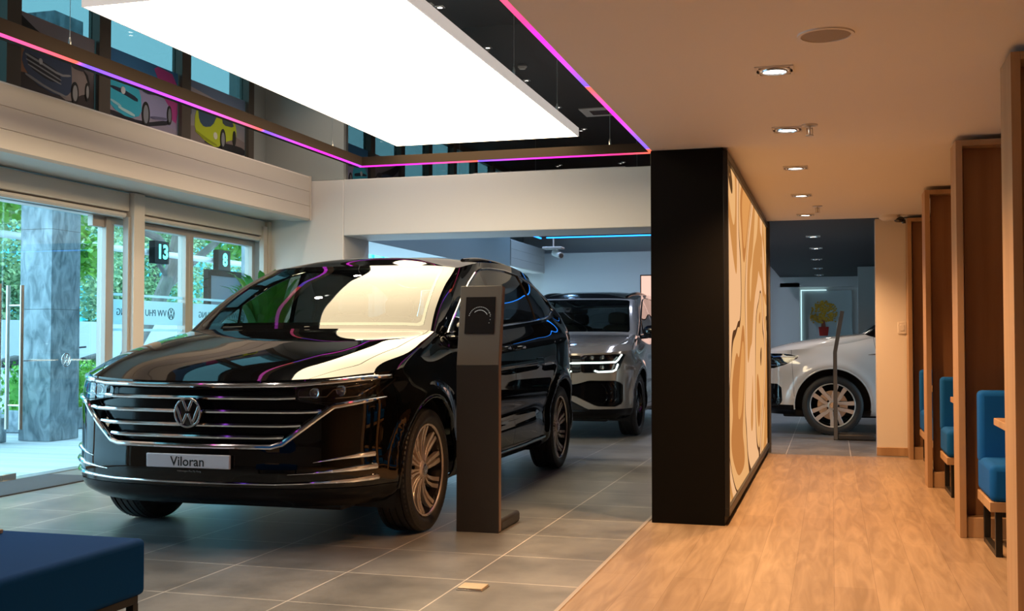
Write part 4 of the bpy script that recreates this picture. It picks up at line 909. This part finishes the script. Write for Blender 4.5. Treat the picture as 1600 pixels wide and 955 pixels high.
# potted palm behind the black car
o = empty('potted_palm', (-6.0, 10.85, 0), 0, 'green leafy potted plant beside the street window behind the black car', 'plant')
B().lathe([(0, .15), (.0, .16), (.5, .22), (.52, .22), (.52, .20), (.46, .19), (.46, .0005)], 32, 'z').build('pot', M['white_wall'], o)
lf = B(); rr = random.Random(3)
for k in range(42):
    a = rr.uniform(0, 2 * PI); L = rr.uniform(.28, .5); up = rr.uniform(1.3, 2.2); z0 = .5
    base = Vector((0.03 * math.cos(a), .03 * math.sin(a), z0)); pts = []
    for i in range(8):
        t = i / 7; pts.append(base + Vector((math.cos(a) * L * t ** 1.6, math.sin(a) * L * t ** 1.6, up * (t - .34 * t ** 3))))
    n = Vector((-math.sin(a), math.cos(a), 0)); vs = []
    for i, p in enumerate(pts):
        wd = .058 * math.sin(PI * min(1, max(.05, (i / 7 - .25) / .75))) if i > 2 else .006
        if i == 7: wd = .002
        vs += [p - n * wd + Vector((0, 0, wd * .3)), p, p + n * wd + Vector((0, 0, wd * .3))]
    fs = []
    for i in range(7): fs += [(3 * i, 3 * i + 1, 3 * i + 4, 3 * i + 3), (3 * i + 1, 3 * i + 2, 3 * i + 5, 3 * i + 4)]
    lf.add(vs, fs)
lf.build('leaves', mat('palm_leaf', (.035, .22, .03), .35, noise=((6, 6, 6), (.07, .33, .05), 2)), o, fix=False)
# sign frame outside window, back-lit sign in back room
o = empty('sign_frame', (-7.05, 11.72, 0), PI / 2, 'dark framed notice board standing outside the right window', 'notice board')
B().box(-.42, -.35, -.03, .03, 0, 2.0).box(.35, .42, -.03, .03, 0, 2.0).box(-.35, .35, -.03, .03, 1.93, 2.0).box(-.35, .35, -.03, .03, .9, .97).build('frame', M['black_board'], o); B().box(-.35, .35, -.01, .01, .97, 1.93).build('panel', mat('notice_panel', (.26, .33, .45), .3), o)  # bluish panel tone is a reflection painted into its colour
o = empty('light_box', (-2.95, 18.3, 0), 0, 'softly glowing pale pink light box behind the grey car', 'light box')
B().box(-.15, .95, 0, .06, .8, 2.26).build('frame', M['bar'], o, bevel=.003); B().box(-.13, .93, -.006, -.0, .82, 2.24).build('lit_panel', emis('pink_panel', (1., .62, .50), .9), o); B().box(-.1, .8, -.1, .16, 0, .02).box(.3, .4, .02, .05, .02, .8).build('stand', M['black_metal'], o)
# niche picture in the back room
o = empty('wall_picture', (-.08, 22.96, 1.6), 0, 'golden tree picture with red pot on the far niche wall', 'picture')
B().box(-.49, .47, -.03, .0, -1.0, .55).build('board', mat('picture_ground', (.5, .55, .55), .5), o)
tr = B(); gd = B(); rr = random.Random(5)
for k in range(260):
    a, q = rr.uniform(0, 2 * PI), math.sqrt(rr.random()); x, z = -.08 + .26 * q * math.cos(a), .12 + .22 * q * math.sin(a) + (-.1 if abs(math.cos(a)) > .8 and rr.random() < .5 else 0)
    s_ = rr.uniform(.012, .026); gd.prism([(x + s_ * math.cos(t), z + s_ * math.sin(t)) for t in (0, 1.05, 2.1, 3.14, 4.19, 5.24)], lambda x, z, h: (x, h, z), -.036 - .004 * rr.random(), -.03)
gd.build('golden_blossom', mat('gold_paint', (.75, .45, .04), .4, noise=((30, 30, 30), (.55, .28, .02), 2)), o)
tr.prism([(-.16, -.36), (.0, -.36), (.02, -.18), (-.18, -.18)], lambda x, z, h: (x, h, z), -.036, -.03).build('red_pot', mat('red_paint', (.55, .03, .02), .4), o)
B().prism([(-.13, -.18), (-.04, -.18), (-.06, .0), (-.11, .0)], lambda x, z, h: (x, h, z), -.035, -.03).build('trunk', mat('trunk_paint', (.35, .08, .04), .4), o)
l = B().box(-.60, -.585, 22.9, 22.94, .3, 2.17).box(-.585, -.1, 22.9, 22.94, 2.155, 2.17).build('niche_light', emis('niche_cool', (.55, .9, 1.), 1.2)); tag(l, 'cool white light line around the far niche', 'light strip')
# ------------------------------------------------------------------ posters in the upper windows
def poster(y0, y1, label, ground, c2, shapes):
    """flat printed panels; shapes in poster units: a 0..1 along +Y, b 0..1 upward"""
    W, H = y1 - y0, .66; zb = 3.26
    o = empty('car_poster', (-6.475, (y0 + y1) / 2, zb), 0, label, 'poster', 'posters in the upper windows')
    m = mat('poster_ground', ground, .45); nt = m.node_tree; b = nt.nodes['Principled BSDF']; tc = nt.nodes.new('ShaderNodeTexCoord'); sx = nt.nodes.new('ShaderNodeSeparateXYZ'); r = nt.nodes.new('ShaderNodeValToRGB'); mr = nt.nodes.new('ShaderNodeMapRange'); mr.inputs[1].default_value = 0; mr.inputs[2].default_value = H
    nt.links.new(tc.outputs['Object'], sx.inputs[0]); nt.links.new(sx.outputs['Z'], mr.inputs[0]); nt.links.new(mr.outputs[0], r.inputs[0]); nt.links.new(r.outputs[0], b.inputs['Base Color']); r.color_ramp.elements[0].color = (*ground, 1); r.color_ramp.elements[1].color = (*c2, 1); r.color_ramp.elements[0].position = .25; r.color_ramp.elements[1].position = .75
    B().box(-.004, 0, -W / 2, W / 2, 0, H).build('sheet', m, o, smooth=0)
    for k, (nm, c, pts) in enumerate(shapes):
        n = len(pts); q = [((a - .5) * W, bb * H) for a, bb in pts]; h = .0006 + k * .0006
        # smooth the outline with one corner-cutting pass
        s = []
        for i in range(n):
            a, b_ = q[i], q[(i + 1) % n]; s += [(a[0] * .78 + b_[0] * .22, a[1] * .78 + b_[1] * .22), (a[0] * .22 + b_[0] * .78, a[1] * .22 + b_[1] * .78)]
        B().prism(s, lambda y, z, hh: (hh, y, z), 0, h).build(nm, mat('print_' + nm, c, .45), o, smooth=0)
def ell(cx, cy, rx, ry, n=16): return [(cx + rx * math.cos(2 * PI * k / n), cy + ry * math.sin(2 * PI * k / n)) for k in range(n)]
poster(7.47, 8.49, 'framed poster of a dark blue car in front of a night hillside', (.05, .04, .04), (.26, .24, .27), [
    ('sunset_sky', (.30, .14, .08), [(0, .58), (.30, .42), (.30, .25), (0, .22)]), ('dark_hill', (.012, .011, .012), [(0, 1), (0, .82), (.25, .62), (.55, .50), (.8, .48), (.95, .30), (.9, .52), (.6, .66), (.3, .80)]),
    ('car_side', (.30, .25, .24), [(.62, .60), (.80, .58), (.90, .42), (.92, .22), (.80, .16), (.66, .02), (.5, .1)]), ('car_front', (.05, .075, .14), [(.10, .52), (.20, .62), (.5, .64), (.68, .58), (.70, .34), (.68, .12), (.5, .06), (.22, .14), (.08, .34)]),
    ('grille_black', (.02, .02, .03), [(.13, .50), (.30, .46), (.54, .38), (.56, .24), (.40, .22), (.16, .32)]), ('grille_bar', (.34, .35, .38), [(.12, .49), (.30, .44), (.55, .36), (.68, .40), (.68, .37), (.55, .33), (.30, .41), (.12, .46)]), ('grille_bar', (.30, .31, .34), [(.13, .42), (.34, .36), (.56, .29), (.56, .27), (.34, .34), (.13, .40)]), ('grille_bar', (.30, .31, .34), [(.15, .36), (.36, .29), (.56, .24), (.56, .22), (.36, .27), (.15, .34)]), ('lower_grille', (.25, .25, .26), [(.12, .24), (.40, .13), (.62, .10), (.62, .07), (.40, .10), (.12, .20)]), ('side_window', (.05, .05, .06), [(.66, .62), (.82, .60), (.87, .50), (.70, .50)]), ('emblem_disc', (.5, .5, .52), ell(.30, .44, .022, .04)),
    ('front_wheel', (.02, .02, .02), ell(.735, .17, .05, .155)), ('front_rim', (.35, .35, .36), ell(.735, .17, .032, .11)), ('rear_wheel', (.02, .02, .02), ell(.90, .24, .03, .13)), ('rear_rim', (.35, .35, .36), ell(.90, .24, .018, .09))])
poster(8.65, 9.82, 'framed poster of a light blue concept car under a violet sky', (.30, .27, .42), (.04, .17, .38), [
    ('pink_glow', (.42, .05, .26), [(.62, 1), (1, .95), (1, .2), (.9, .25), (.75, .7)]), ('ground', (.30, .27, .36), [(0, .22), (1, .12), (1, 0), (0, 0)]), ('shadow', (.02, .02, .03), [(0, .12), (.5, .06), (.9, .24), (.9, .16), (.5, .0), (0, .04)]),
    ('car_side', (.30, .30, .50), [(.40, .55), (.62, .62), (.85, .50), (.90, .25), (.80, .18), (.45, .16)]), ('car_front', (.04, .42, .60), [(.04, .50), (.14, .62), (.36, .60), (.46, .50), (.48, .16), (.30, .06), (.08, .14), (.02, .32)]),
    ('windscreen', (.02, .03, .05), [(.12, .66), (.24, .72), (.42, .70), (.40, .60), (.20, .62)]), ('lamp_band', (.02, .03, .06), [(.06, .46), (.22, .46), (.42, .40), (.42, .33), (.22, .39), (.06, .42)]), ('lower_grille', (.30, .55, .64), [(.06, .27), (.20, .22), (.20, .18), (.06, .23)]), ('lower_grille', (.42, .66, .72), [(.16, .20), (.38, .15), (.38, .10), (.16, .16)]), ('side_window', (.05, .06, .10), [(.46, .62), (.60, .66), (.78, .56), (.50, .50)]), ('sill_shade', (.12, .12, .22), [(.60, .20), (.84, .25), (.84, .21), (.60, .16)]), ('emblem_disc', (.5, .55, .6), ell(.22, .44, .03, .055)),
    ('front_wheel', (.02, .02, .02), ell(.53, .20, .055, .19)), ('front_rim', (.22, .24, .28), ell(.53, .20, .036, .14)), ('rear_wheel', (.02, .02, .02), ell(.87, .30, .035, .15)), ('rear_rim', (.20, .22, .26), ell(.87, .30, .022, .11))])
poster(9.98, 11.17, 'framed poster of a lime yellow van with a blue windscreen under a cloudy sky', (.30, .27, .27), (.14, .20, .32), [
    ('cloud', (.36, .33, .36), [(0, .9), (.3, .85), (.8, .78), (1, .8), (1, .62), (.5, .62), (0, .72)]), ('ground', (.22, .18, .18), [(0, .3), (1, .34), (1, 0), (0, 0)]), ('shadow', (.015, .015, .02), [(.2, .08), (.6, .0), (1, .02), (1, .16), (.7, .16)]),
    ('far_buildings', (.06, .07, .10), [(0, .58), (.08, .6), (.08, .42), (0, .38)]), ('van_body', (.45, .55, .02), [(.14, .52), (.26, .70), (.50, .74), (.78, .62), (.84, .46), (.84, .28), (.62, .16), (.50, .02), (.30, .08), (.13, .20)]),
    ('windscreen', (.04, .08, .14), [(.18, .60), (.28, .68), (.52, .62), (.42, .36), (.28, .30), (.20, .38)]), ('side_window', (.05, .07, .09), [(.58, .58), (.76, .56), (.80, .46), (.60, .44)]), ('lower_shade', (.28, .34, .01), [(.14, .22), (.32, .14), (.50, .08), (.50, .05), (.30, .10), (.14, .18)]), ('roof', (.04, .06, .10), [(.38, .76), (.5, .82), (.66, .74), (.72, .66), (.5, .68)]), ('emblem_disc', (.6, .62, .5), ell(.47, .22, .035, .06)),
    ('front_wheel', (.02, .02, .02), ell(.60, .20, .05, .18)), ('front_rim', (.25, .26, .28), ell(.60, .20, .03, .12)), ('rear_wheel', (.02, .02, .02), ell(.80, .28, .03, .13))])
# ------------------------------------------------------------------ street
M['granite'] = mat('grey_granite', (.20, .24, .27), .25, noise=((2.2, 2.2, 1.2), (.40, .45, .50), 9))
M['granite'] = mat('veined_granite', (.11, .15, .18), .2, noise=((9, 9, 4), (.31, .37, .42), 12))
M['granite'].node_tree.nodes['Noise Texture'].inputs['Distortion'].default_value = .9; M['granite'].node_tree.nodes['Mapping'].inputs['Rotation'].default_value = (.5, .5, 0)
gc = empty('granite_column', (-8.855, 10.86, 0), 0, 'massive veined grey granite column outside the glass door', 'column')
B().box(-.215, .215, -.25, .25, 0, 1.52).box(-.215, .215, -.25, .25, 1.525, 2.45).box(-.215, .215, -.25, .25, 2.455, 5).build('cladding', M['granite'], gc, smooth=0)
B().box(-.21, .21, -.245, .245, 0, 5).build('joint', M['black_matte'], gc, smooth=0)
# far window-side column edge
o = B().box(-7.02, -6.75, 12.05, 12.6, 0, 5).build('granite_pier', M['granite'], smooth=0); tag(o, 'granite pier outside at the right end of the windows', 'column')
M['leafA'] = mat('leaf_green', (.07, .30, .03), .5, noise=((3, 3, 3), (.22, .50, .06), 2)); M['leafB'] = mat('leaf_dark', (.13, .30, .17), .6, noise=((1, 1, 1), (.32, .44, .20), 2)); M['bark'] = mat('bark', (.12, .11, .11), .8, noise=((6, 6, 2), (.22, .20, .19), 5), bump=(20, .5))  # leafB, for the far trees, has haze painted in as a paler green
def leaves(mb, c, rad, n, s, rr, drop=0):
    for k in range(n):
        while 1:
            p = Vector((rr.uniform(-1, 1), rr.uniform(-1, 1), rr.uniform(-1, 1)))
            if p.length < 1: break
        p = Vector(c) + Vector((p.x * rad[0], p.y * rad[1], p.z * rad[2])); a = Vector((rr.gauss(0, 1), rr.gauss(0, 1), rr.gauss(0, .6) - drop)).normalized(); b = a.cross(Vector((rr.gauss(0, 1), rr.gauss(0, 1), rr.gauss(0, 1)))).normalized() * s * .32; a *= s
        mb.add([p, p + a * .5 + b, p + a, p + a * .5 - b], [(0, 1, 2, 3)])
def tree(x, y, h, label, leafm, branches, crown, n, s, seed, grp=None):
    rr = random.Random(seed); o = empty('street_tree', (x, y, 0), 0, label, 'tree', grp); tb = B()
    for pts, r in branches: tb.tube(pts, r, 10)
    tb.build('trunk', M['bark'], o)
    lb_ = B()
    for c, rad, k in crown: leaves(lb_, c, rad, int(n * k), s, rr, .3)
    lb_.build('foliage', leafm, o, smooth=0, fix=False)
tree(-12.0, 17.0, 6, 'forked street tree with thick leaning trunk behind the countdown signal', M['leafA'],
     [([(0, -.9, 0), (.0, .0, 1.17), (.0, .6, 1.8), (0, 1.0, 2.4), (0, 1.1, 2.6)], [.17, .15, .135, .13, .12]), ([(0, 1.05, 2.75), (0, .6, 3.05), (0, -.2, 3.2), (0, -1.2, 3.7)], [.085, .075, .06, .05]), ([(0, 1.05, 2.5), (0, 1.25, 3.2), (0, 1.5, 4.2)], [.12, .10, .08]), ([(0, .95, 2.2), (0, 1.6, 2.6), (.1, 2.4, 3.1), (0, 3.4, 3.7)], [.09, .08, .07, .05]), ([(0, .95, 2.3), (0, .6, 2.6), (0, .45, 2.95)], [.05, .04, .02])],
     [((0, -1.2, 4.3), (1.6, 1.3, 1.0), 1), ((0, .6, 4.7), (1.8, 1.6, 1.2), 1), ((0, 2.9, 4.1), (1.5, 1.7, .9), 1.2), ((0, 3.6, 3.3), (.8, .7, .5), .4), ((.3, -2.6, 3.6), (.9, .8, .7), .5)], 1500, .17, 11)
tree(-11.5, 13.7, 6, 'street tree with dark bent trunk beside the window post', M['leafA'],
     [([(0, .3, 0), (.0, .3, 1.2), (.0, .1, 1.9), (0, .35, 2.6), (0, .1, 3.4), (0, -.3, 4.2)], [.17, .15, .14, .13, .12, .1]), ([(0, .25, 1.6), (0, .6, 2.0), (0, 1.0, 2.3)], [.1, .07, .05])],
     [((0, -1.3, 3.7), (1.1, 1.2, .9), 1.1), ((0, .5, 4.4), (1.2, 1.2, .9), 1), ((0, .95, 2.55), (.4, .5, .45), .35), ((0, -1.2, 3.0), (.5, .6, .5), .35)], 1300, .16, 12)
tree(-10.6, 9.0, 6, 'hanging leafy branch of the tree at the left door', M['leafA'], [([(0, .0, 0), (-.3, -1.2, 2.0), (0, -1.3, 4.2)], [.15, .14, .1])], [((0, .0, 3.6), (.8, .9, .8), 1)], 1100, .16, 13)
for (x, y, s, l) in ((-20, 19, 14, 'pale bushy tree far across the street, left'), (-21, 25, 15, 'tall bushy tree far across the street, middle'), (-22, 32, 16, 'dense tree far across the street, right'), (-20, 38, 17, 'last dense tree across the street')):
    tree(x, y, 6, l, M['leafB'], [([(0, 0, 0), (0, .2, 2.5), (0, 0, 4)], [.25, .2, .15])], [((0, 0, 3.6), (2.2, 3.0, 2.0), 1), ((0, 1, 5.4), (2.0, 2.4, 1.2), .7), ((0, -1.5, 2.2), (1.2, 1.6, 1.1), .5)], 7500, .15, s, 'trees across the street')
def hedge(y0, y1, x0, x1, z0, z1, label, n, seed):
    rr = random.Random(seed); o = empty('hedge', ((x0 + x1) / 2, (y0 + y1) / 2, 0), 0, label, 'hedge'); X, Y = (x1 - x0) / 2, (y1 - y0) / 2
    B().box(-X, X, -Y, Y, 0, .28).build('planter', M['granite'], o, bevel=.01)
    lb_ = B().box(-X * .7, X * .7, -Y * .95, Y * .95, .28, z1 * .8)
    for k in range(n):
        p = Vector((rr.uniform(-X, X), rr.uniform(-Y, Y), rr.uniform(z0, z1))); a = Vector((rr.gauss(0, 1), rr.gauss(0, 1), rr.gauss(0.4, 1))).normalized(); b = a.cross(Vector((rr.gauss(0, 1), rr.gauss(0, 1), 1))).normalized() * .02; a *= .07
        lb_.add([p, p + a * .5 + b, p + a, p + a * .5 - b], [(0, 1, 2, 3)])
    lb_.build('leaves', M['leafA'], o, smooth=0, fix=False)
hedge(11.45, 15.0, -10.1, -9.5, .28, .86, 'low green hedge in a granite planter right of the column', 6000, 21)
hedge(8.0, 10.4, -9.7, -9.05, .28, .86, 'low green hedge in a granite planter left of the column', 3500, 22)
# street furniture
o = empty('traffic_signal', (-11.6, 17.12, 0), 0, 'countdown traffic signal showing 13 on a long white pole', 'traffic signal')
B().tube([(0, -12, 2.71), (0, 14, 2.71)], .055, 12).tube([(0, 14, 0), (0, 14, 2.8)], .12, 12).build('mast', mat('white_pole', (.8, .82, .85), .4), o)
for dy, tx in ((-.28, '13'), (1.8, '8')):
    b = B().box(-.06, .06, -.22, .22, -.20, .20).build('signal_box', M['black_board'], o, bevel=.01); b.location = (.15, dy, 2.71)
    t = text_obj('countdown', tx, .34, M.setdefault('led_cyan', emis('cyan_digits', (.15, .95, .9), 3.)), b, extrude=.002, bold=.012); t.rotation_euler = (PI / 2, 0, PI / 2); t.location = (.063, .02, 0)
o = empty('office_building', (-34, 52, 0), 0, 'teal glass office building across the street', 'building')
B().box(-2, 0, -40, 40, 0, 13).build('glass_wall', mat('teal_curtain_glass', (.02, .36, .45), .35), o)
g = B()
for k in range(41): g.box(0, .12, -40 + 2 * k, -39.93 + 2 * k, 0, 13)
for z in (1.6, 4, 6.4, 8.8, 11.2): g.box(0, .10, -40, 40, z, z + .18)
g.build('mullion_grid', mat('pale_mullion', (.05, .42, .5), .5), o, smooth=0)
o = empty('street_hoarding', (-15.5, 20, 0), 0, 'long white roadside hoarding with a red emblem', 'hoarding')
B().box(-.05, .05, -11, 10, .3, 1.55).build('panel', mat('white_hoarding', (.42, .47, .56), .5), o)
B().prism([(-5.4, .55), (-4.2, .45), (-4.9, 1.05)], lambda y, z, h: (h, y, z), .05, .06).prism([(-5.4, 1.2), (-4.5, 1.2), (-4.5, 1.28), (-5.4, 1.28)], lambda y, z, h: (h, y, z), .05, .06).build('red_emblem', mat('red_print', (.75, .03, .05), .5), o)
for k in range(8): B().box(-.04, .04, -11 + 3 * k - .04, -11 + 3 * k + .04, 0, .3).build('post', M['steel'], o)
def scooter(x, y, rz, c, label):
    o = empty('motor_scooter', (x, y, 0), rz, label, 'scooter', 'parked scooters'); p = mat('scooter_paint', c, .25, coat=.5)
    for yy in (-.62, .62): B().lathe([(-.05, .16), (-.05, .25), (-.03, .28), (.03, .28), (.05, .25), (.05, .16)], 24, 'x', (0, yy, .28), closed=True).build('wheel', M['rubber'], o)
    B().tube([(0, -.62, .3), (0, -.45, .75), (0, -.40, 1.0)], [.05, .10, .05], 10).build('front_shield', p, o)
    B().tube([(0, -.4, .3), (0, .0, .3), (0, .2, .55), (0, .75, .68)], [.06, .10, .15, .08], 10).build('body', p, o)
    B().tube([(0, .0, .76), (0, .35, .80), (0, .75, .82)], [.07, .10, .06], 10, sx=1.4).build('seat', M['black_matte'], o)
    B().tube([(-.32, -.33, 1.03), (0, -.42, 1.0), (.32, -.33, 1.03)], .018, 8).build('handlebar', M['black_matte'], o)
scooter(-13.4, 15.2, .0, (.5, .55, .6), 'pale scooter parked in front of the hoarding'); scooter(-13.6, 17.6, .0, (.1, .2, .4), 'dark blue scooter next to the pale one')
o = B().box(-14, -12.4, 8.5, 11.7, .25, 1.65).build('delivery_van', mat('blue_van', (.02, .22, .62), .4), bevel=.08); tag(o, 'blue delivery van glimpsed beyond the door handles', 'van')
for yy in (9.1, 11.1): B().lathe([(-.1, .15), (-.1, .3), (.1, .3), (.1, .15)], 20, 'x', (-12.45, yy, .3), closed=True).build('wheel', M['rubber'], o)
B().box(-12.41, -12.385, 10.6, 11.4, 1.0, 1.5).build('window', M['black_gloss'], o)
